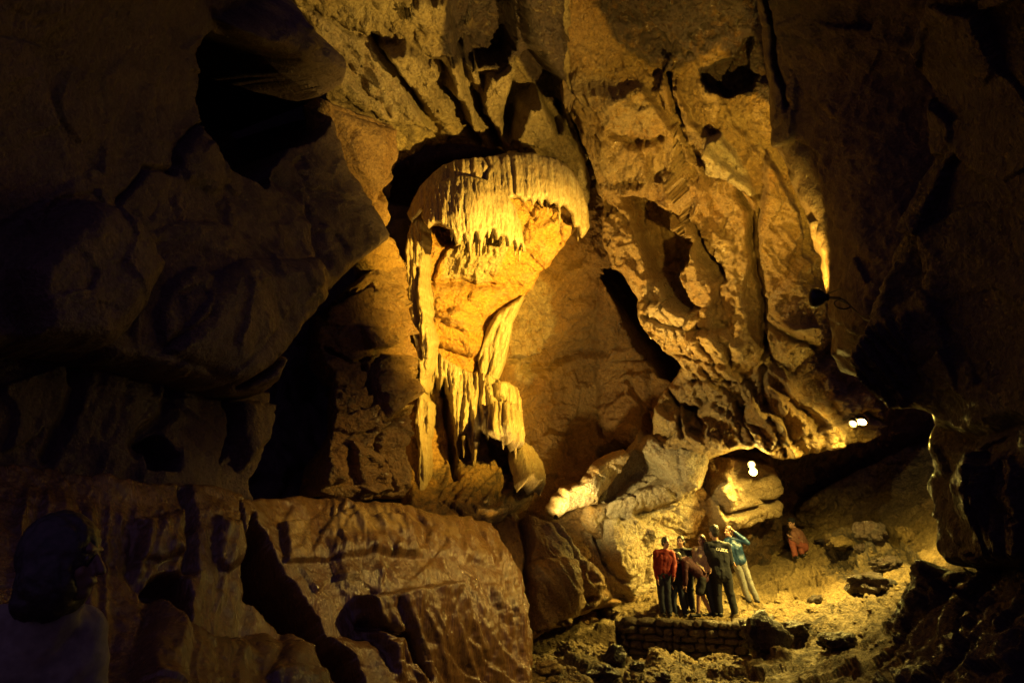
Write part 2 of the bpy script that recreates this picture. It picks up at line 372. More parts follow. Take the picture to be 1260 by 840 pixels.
# ---- right-hand leaning face: fractured slabs from the ceiling down to the pointed ledge
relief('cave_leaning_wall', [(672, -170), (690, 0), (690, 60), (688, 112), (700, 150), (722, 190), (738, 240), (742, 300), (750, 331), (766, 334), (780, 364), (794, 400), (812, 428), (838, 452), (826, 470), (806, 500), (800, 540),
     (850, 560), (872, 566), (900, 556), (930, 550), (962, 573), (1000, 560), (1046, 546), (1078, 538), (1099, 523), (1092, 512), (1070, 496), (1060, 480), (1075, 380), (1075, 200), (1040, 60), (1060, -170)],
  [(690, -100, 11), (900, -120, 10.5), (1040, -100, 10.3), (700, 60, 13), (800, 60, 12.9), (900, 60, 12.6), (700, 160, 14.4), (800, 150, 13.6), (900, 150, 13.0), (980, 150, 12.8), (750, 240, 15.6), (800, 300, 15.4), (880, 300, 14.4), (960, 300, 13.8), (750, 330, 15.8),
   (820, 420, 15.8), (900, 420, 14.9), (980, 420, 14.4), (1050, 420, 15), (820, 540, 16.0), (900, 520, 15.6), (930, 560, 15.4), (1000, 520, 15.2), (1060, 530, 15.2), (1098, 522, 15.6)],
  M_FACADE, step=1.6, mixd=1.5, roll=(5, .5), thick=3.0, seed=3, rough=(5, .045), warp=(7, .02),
  feats=[
   ('tilt', [(735, -100), (735, 25), (760, 60), (795, 88), (830, 92), (858, 80), (885, 60), (930, 50), (960, -100)], (.1, -.4), -.12, 14),
   ('hole', [(862, 95), (885, 78), (905, 70), (912, 50), (925, 50), (922, 85), (935, 90), (925, 112), (890, 118), (868, 110)], .7, 5),
   ('groove', [(818, 92), (822, 112), (828, 130), (836, 160)], 3.2, .8),
   ('tilt', [(690, 118), (735, 150), (770, 165), (815, 172), (818, 200), (808, 232), (780, 240), (752, 230), (735, 200)], (.2, -.5), -.25, 8),
   ('groove', [(752, 165), (775, 174), (815, 174)], 2.2, .28),
   ('groove', [(812, 175), (818, 195), (815, 215)], 4, .2),
   ('tilt', [(868, 172), (890, 162), (908, 190), (922, 215), (930, 236), (915, 240), (880, 226), (867, 218)], (.6, .6), -.45, 5),
   ('groove', [(867, 172), (866, 220)], 2, .25), ('groove', [(866, 222), (900, 228), (930, 240)], 2.5, .4),
   ('tilt', [(818, 205), (865, 222), (915, 245), (925, 275), (905, 290), (870, 262), (830, 240)], (.2, .4), -.2, 22),
   ('vee', [(735, 245), (765, 262), (790, 300), (805, 345)], 7, .2),
   ('hole', [(764, 236), (800, 243), (830, 265), (850, 298), (851, 318), (838, 334), (850, 356), (868, 372), (850, 378), (826, 366), (800, 335), (788, 300), (776, 262)], 1.5, 9),  # hollow shaped to stand in for a shadow zone
   ('groove', [(905, 240), (922, 262), (926, 300), (938, 360), (940, 440)], 3.5, .7),
   ('groove', [(830, 250), (850, 275), (865, 305), (880, 330), (890, 345)], 3, .45),
   ('hole', [(858, 310), (875, 315), (890, 338), (880, 345), (865, 335)], .4, 6),
   ('tilt', [(938, 170), (980, 250), (1010, 380), (1018, 440), (960, 400), (942, 380), (930, 280)], (.5, .2), -.35, 9),
   ('groove', [(942, 396), (975, 412), (1010, 432)], 3, .35),
   ('tilt', [(948, 388), (1000, 395), (1012, 430), (985, 418)], (0, .5), -.3, 5),
   ('groove', [(944, 455), (960, 475), (985, 500), (1005, 522)], 7, .5),
   ('groove', [(940, 440), (942, 500), (965, 560)], 2.5, .3),
   ('groove', [(960, 552), (985, 535), (1020, 522), (1060, 515)], 1.8, .22),
   ('groove', [(905, 500), (930, 540)], 2.2, .3), ('groove', [(815, 470), (835, 500), (840, 535)], 3, .5),
   ('hole', [(838, 498), (858, 500), (868, 520), (862, 540), (845, 530)], .8, 6),
   ('groove', [(800, 380), (830, 395), (860, 400), (900, 395)], 1.8, .18), ('groove', [(820, 430), (860, 440), (905, 438)], 1.8, .2),
   ('groove', [(850, 470), (880, 462), (925, 470)], 1.8, .2), ('groove', [(870, 395), (880, 430), (900, 470)], 2, .25),
   ('tilt', [(855, 400), (900, 395), (935, 440), (930, 500), (880, 480)], (.4, .5), -.2, 7),
   ('tilt', [(1022, 495), (1060, 480), (1080, 500), (1060, 512), (1030, 512)], (.2, .9), -.4, 4),
   ('groove', [(1062, 508), (1082, 512), (1096, 520)], 2, .4),
   ('saw', [(680, 100), (960, 90), (1040, 300), (1090, 560), (790, 570)], .60, .017, (.5, 1), 20), ('saw', [(680, 60), (960, 60), (1040, 300), (1090, 560), (790, 570)], .13, .055, (.45, 1), 20), ('flute', [(760, 330), (930, 300), (930, 560), (800, 560)], .10, .09, (1, .35), 20),
  ],
  noise=[('fbm', .35, .25), ('facet', .55, .34, (1, 1, .7)), ('facet', 1.6, .075), ('facet', 4, .045), ('facet', 9, .03), ('ridge', 6.0, .03), ('fbm', 16, .014)],
  tints=[('man', [(735, -170), (735, 25), (760, 60), (795, 88), (830, 92), (858, 80), (885, 60), (930, 120), (1100, 200), (1060, -170)], .75, 16),  # darker colour stands in for a face turned from the light
         ('man', [(860, 90), (885, 78), (905, 70), (912, 50), (932, 50), (935, 90), (925, 118), (868, 114)], 1.0, 5),  # recess blackened in colour too, shade painted in
         ('cal', [(868, 170), (890, 162), (908, 190), (930, 236), (880, 226), (866, 218)], .9, 6),  # paler colour adds the strong light on this facet
         ('cal', [(690, 90), (760, 95), (810, 130), (812, 172), (750, 160), (692, 115)], .45, 20),  # paler colour where light falls on the pitted face
         ('cal', [(830, 330), (860, 380), (850, 420), (810, 400), (790, 350)], .5, 14),
         ('cal', [(1000, 470), (1100, 500), (1100, 530), (960, 575), (940, 540)], .35, 20)], **STR)  # paler colour for the lamp pool on the ledge

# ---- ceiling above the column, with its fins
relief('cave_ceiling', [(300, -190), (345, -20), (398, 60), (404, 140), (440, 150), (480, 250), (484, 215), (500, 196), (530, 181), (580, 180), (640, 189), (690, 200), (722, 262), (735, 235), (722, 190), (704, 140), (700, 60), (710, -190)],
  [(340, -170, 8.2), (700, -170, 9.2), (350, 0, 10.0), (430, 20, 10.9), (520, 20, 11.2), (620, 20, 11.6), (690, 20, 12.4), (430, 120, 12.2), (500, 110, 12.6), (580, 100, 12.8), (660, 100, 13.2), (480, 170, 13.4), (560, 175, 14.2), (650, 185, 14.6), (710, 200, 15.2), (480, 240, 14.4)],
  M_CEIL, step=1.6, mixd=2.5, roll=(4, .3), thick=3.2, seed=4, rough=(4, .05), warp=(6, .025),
  feats=[
   ('vee', [(464, 52), (482, 76), (500, 108), (520, 135), (540, 160)], 9, .6),
   ('vee', [(538, 75), (548, 105), (566, 140), (592, 178)], 8, .6),
   ('vee', [(566, 62), (576, 105), (594, 140), (612, 178)], 9, .7),
   ('tilt', [(468, 60), (500, 45), (545, 80), (560, 130), (585, 170), (545, 165), (515, 125), (490, 85)], (.8, .3), -.25, 8),
   ('tilt', [(545, 60), (570, 65), (590, 130), (610, 172), (590, 165), (560, 120)], (1.0, .3), -.3, 6),
   ('tilt', [(600, 95), (632, 78), (622, 120), (616, 165), (602, 150), (590, 120)], (.8, .2), -.45, 5),
   ('hole', [(636, 75), (655, 50), (690, 100), (705, 150), (690, 165), (664, 118), (642, 130), (624, 172), (615, 160), (622, 120)], 1.1, 9),
   ('tilt', [(628, 165), (645, 130), (664, 116), (688, 160), (690, 195), (650, 185)], (.5, .4), -.35, 8),
   ('hole', [(500, -20), (545, 0), (560, 60), (590, 85), (620, 78), (632, 60), (628, -20)], .9, 12),
   ('saw', [(350, -150), (500, -150), (620, 180), (420, 150), (380, 60)], .18, .03, (.55, 1), 16),
   ('dome', [(630, -60), (690, -60), (690, 105), (668, 75), (640, 50)], .8, 22),
   ('tilt', [(405, 125), (430, 130), (484, 152), (520, 155), (590, 175), (560, 183), (500, 192), (484, 160)], (0, -1.4), .35, 6),
   ('groove', [(700, 140), (720, 190), (735, 240)], 6, .8),
   ('groove', [(370, 5), (420, 30), (470, 55)], 3, .25), ('groove', [(430, 80), (450, 110), (480, 140)], 3, .2),
  ],
  noise=[('fbm', .4, .12), ('facet', .8, .15), ('pit', 2.6, .10), ('pit', 6, .05), ('facet', 5, .05), ('ridge', 5, .05), ('fbm', 14, .014)],
  tints=[('man', [(495, -190), (545, 0), (540, 60), (600, 90), (640, 78), (660, 110), (700, 150), (690, 60), (700, -190)], .8, 14),  # recesses between the fins darkened in colour, standing in for shade
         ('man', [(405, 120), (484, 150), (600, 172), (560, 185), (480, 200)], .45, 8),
         ('cal', [(370, 0), (470, 50), (500, 110), (530, 150), (470, 150), (420, 110)], .6, 20)], **STR)  # strongly lit ceiling panel, its light put into a paler colour

# ---- slab hanging from the ceiling between the dark wall and the hollow behind the column
tagd = dict(label='smooth orange rock slab hanging beside the black hollow left of the flowstone canopy', cat='rock slab')
relief('hanging_rock_slab', [(396, 118), (430, 131), (485, 152), (487, 190), (479, 222), (481, 250), (492, 290), (505, 330), (470, 345), (430, 300), (405, 200)],
  [(400, 120, 9.5), (485, 152, 11.5), (480, 230, 11.5), (430, 200, 10.2), (430, 300, 10.3), (500, 330, 12.0)],
  M_OCHRE, step=1.8, roll=(9, .45), thick=1.3, seed=5, rough=(3, .04), warp=(3, .02),
  feats=[('groove', [(470, 245), (478, 228), (486, 200)], 3, .3), ('groove', [(428, 160), (424, 180), (430, 200)], 2, .15),
         ('dome', [(410, 135), (480, 158), (480, 220), (460, 240), (425, 200)], .3, 30), ('groove', [(410, 215), (450, 245), (485, 285)], 6, .35)],
  noise=[('fbm', .8, .12), ('block', 1.6, .05), ('fbm', 4, .03), ('fbm', 14, .008)], **tagd)

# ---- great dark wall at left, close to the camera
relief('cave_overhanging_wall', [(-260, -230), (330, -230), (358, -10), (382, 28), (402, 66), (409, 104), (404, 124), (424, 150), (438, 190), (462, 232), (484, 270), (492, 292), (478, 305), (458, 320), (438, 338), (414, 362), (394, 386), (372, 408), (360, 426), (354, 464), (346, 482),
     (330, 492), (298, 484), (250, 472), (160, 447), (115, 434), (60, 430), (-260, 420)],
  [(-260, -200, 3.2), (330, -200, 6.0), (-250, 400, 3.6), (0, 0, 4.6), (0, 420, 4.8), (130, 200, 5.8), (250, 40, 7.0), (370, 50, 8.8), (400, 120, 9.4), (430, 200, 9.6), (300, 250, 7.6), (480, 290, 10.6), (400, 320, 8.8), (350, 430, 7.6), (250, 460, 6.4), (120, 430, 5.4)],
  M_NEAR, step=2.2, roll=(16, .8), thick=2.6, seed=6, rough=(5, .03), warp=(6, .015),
  feats=[
   ('hole', [(250, 60), (266, 38), (300, 52), (340, 70), (352, 92), (385, 112), (412, 124), (404, 150), (390, 172), (362, 178), (345, 198), (335, 226), (300, 208), (275, 190), (254, 155), (247, 120)], 2.6, 5),  # deep recess made to give a hard black shadow
   ('dome', [(268, 20), (358, 0), (404, 70), (405, 118), (340, 80), (290, 48)], .5, 22),
   ('vee', [(250, 155), (235, 168), (218, 190), (212, 215)], 5, .12), ('vee', [(212, 215), (175, 205), (150, 245), (132, 270)], 5, .1),
   ('dome', [(215, 195), (250, 158), (290, 205), (285, 222), (260, 235), (225, 225)], .1, 14),
   ('dome', [(190, 330), (175, 360), (165, 385), (150, 408), (115, 432), (20, 420), (0, 330), (80, 250), (150, 270)], .35, 30),
   ('dome', [(235, 330), (258, 345), (240, 390), (198, 424), (190, 380), (210, 345)], .12, 14),
   ('dome', [(262, 340), (300, 320), (400, 320), (395, 384), (358, 424), (340, 470), (300, 478), (200, 430)], .2, 34),
   ('vee', [(350, 210), (372, 240), (390, 280), (400, 320)], 12, .12),
   ('groove', [(300, 474), (330, 450), (352, 425)], 4, .3),
  ],
  noise=[('fbm', .4, .2), ('facet', .7, .07), ('facet', 2.2, .025), ('fbm', 2.5, .03), ('fbm', 12, .010)],
  tints=[], **STR)

# ---- lower left: wall below the overhang
relief('cave_lower_wall', [(-260, 400), (60, 418), (160, 430), (300, 470), (345, 478), (336, 510), (330, 548), (312, 590), (318, 640), (-260, 660)],
  [(-260, 420, 4.0), (0, 430, 5.6), (150, 445, 6.4), (330, 500, 8.0), (-250, 640, 3.8), (0, 600, 5.2), (150, 600, 6.0), (310, 620, 7.3)],
  M_NEAR, step=2.2, roll=(8, .4), thick=2, seed=7, rough=(4, .04), warp=(5, .02),
  feats=[('vee', [(85, 440), (88, 480), (80, 520), (60, 560)], 14, .14), ('vee', [(215, 470), (205, 510), (170, 548)], 14, .15), ('vee', [(282, 490), (284, 530), (276, 570)], 5, .15),
         ('dome', [(290, 490), (332, 500), (326, 545), (300, 580), (286, 540)], .25, 14), ('hole', [(175, 545), (200, 535), (222, 560), (215, 578), (180, 578)], .5, 9), ('flute', [(0, 430), (330, 480), (320, 600), (0, 600)], .03, .04, (-.2, 1), 20)],
  noise=[('fbm', .6, .14), ('facet', 1.5, .04), ('fbm', 3.5, .03), ('fbm', 12, .008)], **STR)
# recess behind it
relief('cave_recess_wall', [(260, 250), (560, 250), (560, 660), (250, 660)], [(260, 250, 13.5), (560, 250, 15.5), (250, 660, 11.5), (560, 660, 13.5), (400, 450, 14)],
  M_NEAR, step=4, roll=(4, .2), thick=.5, seed=8, noise=[('fbm', .5, .4), ('block', .9, .2)], **STR)

# ---- bedded rock between the dark wall and the column
relief('bedded_rock_outcrop', [(462, 322), (484, 296), (498, 298), (506, 340), (507, 390), (520, 440), (519, 475), (506, 520), (512, 560), (508, 615), (440, 620), (384, 612), (388, 570), (402, 532), (406, 500), (404, 462), (386, 432), (386, 392), (408, 366), (440, 340)],
  [(470, 310, 11.6), (505, 340, 12.0), (400, 380, 10.2), (460, 400, 10.5), (510, 440, 11.6), (395, 440, 10.2), (395, 600, 9.3), (460, 520, 9.9), (510, 600, 10.8)],
  M_BROWN, step=1.6, roll=(9, .8), thick=2.2, seed=9, rough=(4, .06), warp=(5, .03),
  feats=[('saw', [(385, 380), (505, 340), (515, 610), (385, 610)], .08, .045, (1, .12), 12), ('vee', [(395, 392), (402, 372), (430, 362), (458, 352)], 6, .5),
         ('tilt', [(440, 398), (480, 402), (484, 428), (446, 430)], (.2, -.8), -.2, 5),
         ('vee', [(448, 448), (456, 480), (462, 512), (470, 520)], 4, .35), ('vee', [(510, 440), (508, 490), (480, 522), (462, 545), (478, 575), (490, 605)], 4, .3),
         ('dome', [(462, 435), (508, 440), (505, 490), (478, 518), (456, 480)], .3, 15), ('dome', [(395, 540), (430, 550), (425, 590), (392, 600)], .25, 12),
         ('dome', [(430, 540), (475, 560), (485, 605), (440, 605)], .25, 12), ('vee', [(400, 430), (430, 445), (450, 440)], 4, .2),
         ('groove', [(395, 470), (425, 478), (452, 474)], 2, .12), ('groove', [(392, 500), (430, 508), (460, 500)], 2, .12), ('groove', [(400, 525), (430, 535), (462, 530)], 2, .12)],
  noise=[('fbm', .9, .14), ('facet', 1.8, .09, (1, 1, 1.6)), ('ridge', 5, .02), ('fbm', 16, .012)],
  label='wet brown bedded rock outcrop standing between the tall dark hollow and the flowstone column', cat='rock outcrop')

# ---- the wet flowstone bank below
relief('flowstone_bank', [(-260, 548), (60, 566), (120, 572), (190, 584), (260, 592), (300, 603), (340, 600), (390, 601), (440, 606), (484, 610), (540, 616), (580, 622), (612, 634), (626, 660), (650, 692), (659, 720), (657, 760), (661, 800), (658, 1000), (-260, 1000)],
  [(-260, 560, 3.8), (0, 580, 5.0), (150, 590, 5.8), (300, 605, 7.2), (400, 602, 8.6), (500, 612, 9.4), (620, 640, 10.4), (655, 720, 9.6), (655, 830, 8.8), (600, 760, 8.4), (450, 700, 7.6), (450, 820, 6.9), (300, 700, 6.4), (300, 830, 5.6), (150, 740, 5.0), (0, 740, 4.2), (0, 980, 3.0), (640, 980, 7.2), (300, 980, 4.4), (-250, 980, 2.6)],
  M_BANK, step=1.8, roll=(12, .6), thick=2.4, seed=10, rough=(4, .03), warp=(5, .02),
  feats=[
   ('flute', [(390, 605), (480, 615), (600, 630), (650, 690), (655, 990), (480, 990), (420, 760), (390, 680)], .07, .032, (.55, 1), 22), ('flute', [(395, 606), (620, 628), (645, 700), (400, 688)], .05, .06, (.12, 1), 10), ('tilt', [(430, 735), (560, 720), (600, 800), (560, 880), (470, 850)], (.1, .2), -.16, 12),
   ('saw', [(345, 606), (620, 630), (640, 692), (350, 690)], .05, .035, (.2, -1), 12), ('saw', [(395, 696), (600, 692), (650, 760), (650, 900), (480, 860)], .07, .022, (.62, 1), 16),
   ('flute', [(590, 640), (655, 700), (655, 860), (630, 860), (600, 740)], .10, .14, (.1, 1), 12),
   ('flute', [(0, 590), (300, 620), (330, 720), (330, 980), (0, 980)], .07, .03, (-.15, 1), 30),
   ('hole', [(314, 640), (325, 652), (342, 694), (366, 735), (386, 766), (402, 800), (424, 818), (436, 850), (402, 850), (366, 796), (330, 762), (302, 736), (293, 700), (297, 664)], 1.8, 7),  # hollow cut in the shape of a cast shadow
   ('hole', [(176, 732), (186, 712), (206, 704), (226, 706), (230, 735), (228, 785), (200, 762), (180, 745)], .45, 9),
   ('vee', [(290, 622), (294, 650), (297, 670)], 4, .3), ('vee', [(312, 634), (302, 660)], 4, .3),
   ('dome', [(258, 640), (290, 650), (296, 690), (280, 704), (262, 690)], .12, 14), ('dome', [(165, 640), (220, 630), (222, 685), (200, 692), (165, 690)], .12, 16),
   ('tilt', [(345, 640), (500, 640), (515, 688), (450, 691), (400, 694), (348, 697)], (0, .1), -.10, 5), ('groove', [(385, 604), (440, 610), (520, 618), (600, 628)], 3.5, .3),
   ('vee', [(226, 600), (232, 650), (230, 700)], 10, .14), ('vee', [(170, 650), (160, 700), (176, 735)], 8, .08),
   ('dome', [(350, 775), (400, 785), (480, 795), (500, 900), (380, 960), (300, 860)], .2, 40),
   ('groove', [(440, 770), (490, 790), (520, 840)], 4, .2),
   ('dome', [(180, 740), (240, 790), (320, 780), (370, 810), (400, 990), (100, 990)], .3, 40),
  ],
  noise=[('fbm', .6, .10), ('facet', 1.0, .04), ('scallop', 4.5, .008), ('ridge', 3.2, .012, (1, 1, .5)), ('fbm', 9, .012), ('fbm', 26, .005)],
  tints=[('cal', [(400, 625), (480, 628), (500, 665), (400, 672)], .6, 12), ('cal', [(345, 630), (380, 640), (380, 690), (350, 690)], .6, 10), ('cal', [(480, 620), (640, 650), (655, 740), (520, 740)], .35, 30)],  # paler patches paint in highlights on the wet bank
  label='broad wet brown flowstone bank filling the lower middle, with two dark clefts in it', cat='flowstone bank')

# ---- fluted slope between the bank and the masonry wall
relief('fluted_rock_slope', [(560, 610), (600, 618), (640, 630), (676, 634), (690, 640), (706, 652), (722, 672), (736, 690), (742, 712), (754, 728), (778, 738), (765, 748), (745, 750), (724, 760), (700, 774), (678, 784), (640, 800), (560, 800)],
  [(560, 610, 13.4), (680, 632, 13.2), (640, 700, 11.8), (700, 700, 12.4), (740, 720, 13.6), (780, 740, 14.6), (720, 760, 12.8), (640, 790, 11.8), (560, 800, 11.5)],
  M_OCHRE, step=1.6, roll=(10, .7), thick=2, seed=11, rough=(3, .05), warp=(4, .03),
  feats=[('flute', [(600, 620), (690, 640), (745, 720), (700, 780), (600, 790)], .14, .07, (.55, 1), 15),
         ('groove', [(684, 640), (706, 664), (722, 690), (724, 712)], 3, .25), ('groove', [(676, 646), (698, 672), (712, 700), (706, 735)], 3, .2), ('groove', [(690, 640), (716, 662), (734, 684), (742, 712)], 2.5, .25),
         ('dome', [(650, 690), (700, 690), (716, 740), (700, 770), (650, 770)], .4, 26), ('dome', [(715, 680), (738, 700), (748, 738), (722, 750), (716, 720)], .3, 12),
         ('groove', [(660, 772), (690, 762), (715, 748), (724, 735)], 4, .4), ('vee', [(640, 640), (650, 680), (648, 760)], 7, .4)],
  noise=[('fbm', .8, .14), ('scallop', 2, .07), ('ridge', 5, .02), ('fbm', 14, .01)],
  tints=[('cal', [(672, 632), (700, 645), (735, 690), (700, 700), (660, 660)], .85, 16)],  # crest painted cream where the small lamp lights it
  label='smooth curving fluted rock slope between the flowstone bank and the masonry wall', cat='rock slope')
# ---- blades of pale rock lit by the hidden lamp
def blade(poly, ctrl, lab, sd, **k):
    relief('rock_blade', poly, ctrl, M_OCHRE, step=1.3, roll=(5, .3), thick=1.1, seed=sd, rough=(2, .08), warp=(2, .06),
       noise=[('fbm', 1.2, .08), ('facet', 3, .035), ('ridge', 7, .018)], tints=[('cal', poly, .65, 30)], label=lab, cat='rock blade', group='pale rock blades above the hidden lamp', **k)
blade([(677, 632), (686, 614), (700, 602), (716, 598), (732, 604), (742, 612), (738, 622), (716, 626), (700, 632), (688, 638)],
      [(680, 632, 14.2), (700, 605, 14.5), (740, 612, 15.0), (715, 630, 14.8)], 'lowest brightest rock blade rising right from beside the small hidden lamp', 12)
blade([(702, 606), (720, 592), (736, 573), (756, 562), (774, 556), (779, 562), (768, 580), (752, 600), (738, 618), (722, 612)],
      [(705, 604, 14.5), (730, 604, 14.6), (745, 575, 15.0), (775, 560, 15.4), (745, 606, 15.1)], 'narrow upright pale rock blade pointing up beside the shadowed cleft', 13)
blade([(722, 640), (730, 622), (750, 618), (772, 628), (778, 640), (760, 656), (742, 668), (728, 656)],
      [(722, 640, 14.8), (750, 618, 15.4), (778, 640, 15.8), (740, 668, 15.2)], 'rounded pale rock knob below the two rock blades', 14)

# ---- middle right: smooth dark wall, its left edge catching the lamp
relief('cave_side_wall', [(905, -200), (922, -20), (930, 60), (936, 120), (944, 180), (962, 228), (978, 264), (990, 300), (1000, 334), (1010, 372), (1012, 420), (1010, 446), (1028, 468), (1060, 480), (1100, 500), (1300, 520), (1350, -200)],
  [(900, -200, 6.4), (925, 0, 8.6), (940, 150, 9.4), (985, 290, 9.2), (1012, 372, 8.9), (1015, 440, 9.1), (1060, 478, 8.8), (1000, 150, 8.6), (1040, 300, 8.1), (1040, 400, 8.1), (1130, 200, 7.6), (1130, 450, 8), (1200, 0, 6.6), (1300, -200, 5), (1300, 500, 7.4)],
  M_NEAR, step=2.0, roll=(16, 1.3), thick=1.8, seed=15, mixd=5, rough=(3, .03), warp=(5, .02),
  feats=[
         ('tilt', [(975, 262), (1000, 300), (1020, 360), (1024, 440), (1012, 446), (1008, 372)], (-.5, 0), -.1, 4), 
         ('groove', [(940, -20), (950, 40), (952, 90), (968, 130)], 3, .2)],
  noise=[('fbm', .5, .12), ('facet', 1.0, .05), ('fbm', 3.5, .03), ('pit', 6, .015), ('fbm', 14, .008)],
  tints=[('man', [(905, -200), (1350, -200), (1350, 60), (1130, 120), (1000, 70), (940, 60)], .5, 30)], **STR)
# ---- black wall at far right, nearest
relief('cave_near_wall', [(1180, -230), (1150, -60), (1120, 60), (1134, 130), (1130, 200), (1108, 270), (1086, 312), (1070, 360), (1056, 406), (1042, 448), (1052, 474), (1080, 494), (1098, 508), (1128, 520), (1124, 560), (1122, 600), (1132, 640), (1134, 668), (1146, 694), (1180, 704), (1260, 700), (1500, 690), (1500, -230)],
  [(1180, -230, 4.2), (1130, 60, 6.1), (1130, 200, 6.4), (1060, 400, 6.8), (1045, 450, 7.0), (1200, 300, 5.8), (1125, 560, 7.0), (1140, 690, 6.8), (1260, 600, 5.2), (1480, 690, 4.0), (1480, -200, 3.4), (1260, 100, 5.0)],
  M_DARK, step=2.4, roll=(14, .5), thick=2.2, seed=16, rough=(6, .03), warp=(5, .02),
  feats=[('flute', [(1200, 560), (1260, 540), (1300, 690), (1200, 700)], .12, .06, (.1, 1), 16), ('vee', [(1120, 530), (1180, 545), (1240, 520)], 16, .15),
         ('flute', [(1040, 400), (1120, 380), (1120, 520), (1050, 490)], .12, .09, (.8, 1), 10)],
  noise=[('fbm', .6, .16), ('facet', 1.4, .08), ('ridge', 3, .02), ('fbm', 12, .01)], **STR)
relief('wet_rock_ledge', [(1146, 690), (1180, 700), (1260, 690), (1500, 660), (1500, 1000), (1060, 1000), (1092, 850), (1098, 800), (1106, 770), (1122, 740), (1132, 712)],
  [(1146, 690, 7.6), (1106, 775, 7.4), (1180, 740, 6.6), (1260, 700, 5.8), (1100, 860, 6.2), (1260, 840, 4.6), (1480, 700, 4.2), (1480, 980, 3.2), (1080, 990, 4.6)],
  M_DARK, step=2.0, roll=(10, .5), thick=2, seed=17, rough=(4, .04), warp=(5, .03),
  feats=[('flute', [(1100, 690), (1400, 690), (1400, 990), (1090, 990)], .16, .045, (-.62, 1), 14), ('vee', [(1100, 790), (1110, 830), (1130, 900)], 7, .3), ('vee', [(1240, 700), (1200, 760), (1160, 840)], 8, .25)],
  noise=[('fbm', .8, .2), ('block', 1.8, .09), ('ridge', 4, .04), ('fbm', 14, .012)],
  label='black wet rock ledge with glints of light, in the lower right corner', cat='rock ledge')

# ---- ground: one sheet, rising to the right, terraced
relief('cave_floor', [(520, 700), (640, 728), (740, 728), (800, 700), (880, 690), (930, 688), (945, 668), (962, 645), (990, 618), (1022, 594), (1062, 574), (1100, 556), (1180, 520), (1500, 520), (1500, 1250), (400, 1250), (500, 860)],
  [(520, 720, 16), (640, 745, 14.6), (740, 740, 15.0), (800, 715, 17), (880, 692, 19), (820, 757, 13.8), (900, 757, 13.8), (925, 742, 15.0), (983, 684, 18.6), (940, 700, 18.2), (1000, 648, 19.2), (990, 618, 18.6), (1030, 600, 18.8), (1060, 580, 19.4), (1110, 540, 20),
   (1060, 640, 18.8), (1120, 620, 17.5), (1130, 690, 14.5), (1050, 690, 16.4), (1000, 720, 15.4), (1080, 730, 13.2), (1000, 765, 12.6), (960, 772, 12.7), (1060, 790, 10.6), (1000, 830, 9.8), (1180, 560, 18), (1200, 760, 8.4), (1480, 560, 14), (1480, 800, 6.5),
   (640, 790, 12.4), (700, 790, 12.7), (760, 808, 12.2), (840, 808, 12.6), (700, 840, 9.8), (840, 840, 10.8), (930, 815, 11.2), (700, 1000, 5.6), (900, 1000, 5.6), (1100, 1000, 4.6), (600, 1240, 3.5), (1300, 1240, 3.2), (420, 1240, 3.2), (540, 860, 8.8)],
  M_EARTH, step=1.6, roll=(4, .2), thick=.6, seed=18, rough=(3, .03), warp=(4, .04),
  feats=[('vee', [(905, 722), (935, 713), (970, 706), (1000, 700), (1040, 688), (1062, 678)], 6, 1.0), ('vee', [(930, 750), (980, 722), (1020, 706), (1060, 690)], 5, .35),
         ('dome', [(1020, 672), (1050, 664), (1066, 672), (1055, 684), (1022, 684)], .5, 8), ('dome', [(1040, 690), (1100, 676), (1110, 690), (1060, 702)], .4, 8),
         ('vee', [(1080, 700), (1110, 690), (1140, 700)], 7, .5), ('groove', [(1060, 640), (1085, 650), (1100, 668)], 6, .4),
         ('hole', [(756, 765), (925, 765), (925, 806), (756, 812)], .9, 4),
         ('saw', [(780, 690), (930, 690), (1130, 600), (1140, 700), (1080, 780), (930, 760), (780, 755)], .16, .035, (1, -.42), 16),
         ('groove', [(640, 796), (700, 792), (764, 786)], 3, .12)],
  noise=[('fbm', .5, .12), ('facet', 1.2, .10), ('block', 2.2, .05), ('ridge', 2.6, .05), ('fbm', 6, .04), ('fbm', 18, .02)],
  tints=[('man', [(1010, 690), (1060, 665), (1130, 670), (1140, 700), (1060, 730), (1015, 715)], .6, 14), ('man', [(935, 655), (1000, 600), (1180, 540), (1180, 590), (1040, 625), (985, 655)], .45, 18), ('man', [(930, 765), (1000, 752), (1060, 740), (1140, 690), (1500, 690), (1500, 1250), (400, 1250), (560, 815), (760, 812), (930, 812)], .5, 16)], **STR)  # darker ground below the overhang and before the masonry: shade in the colour

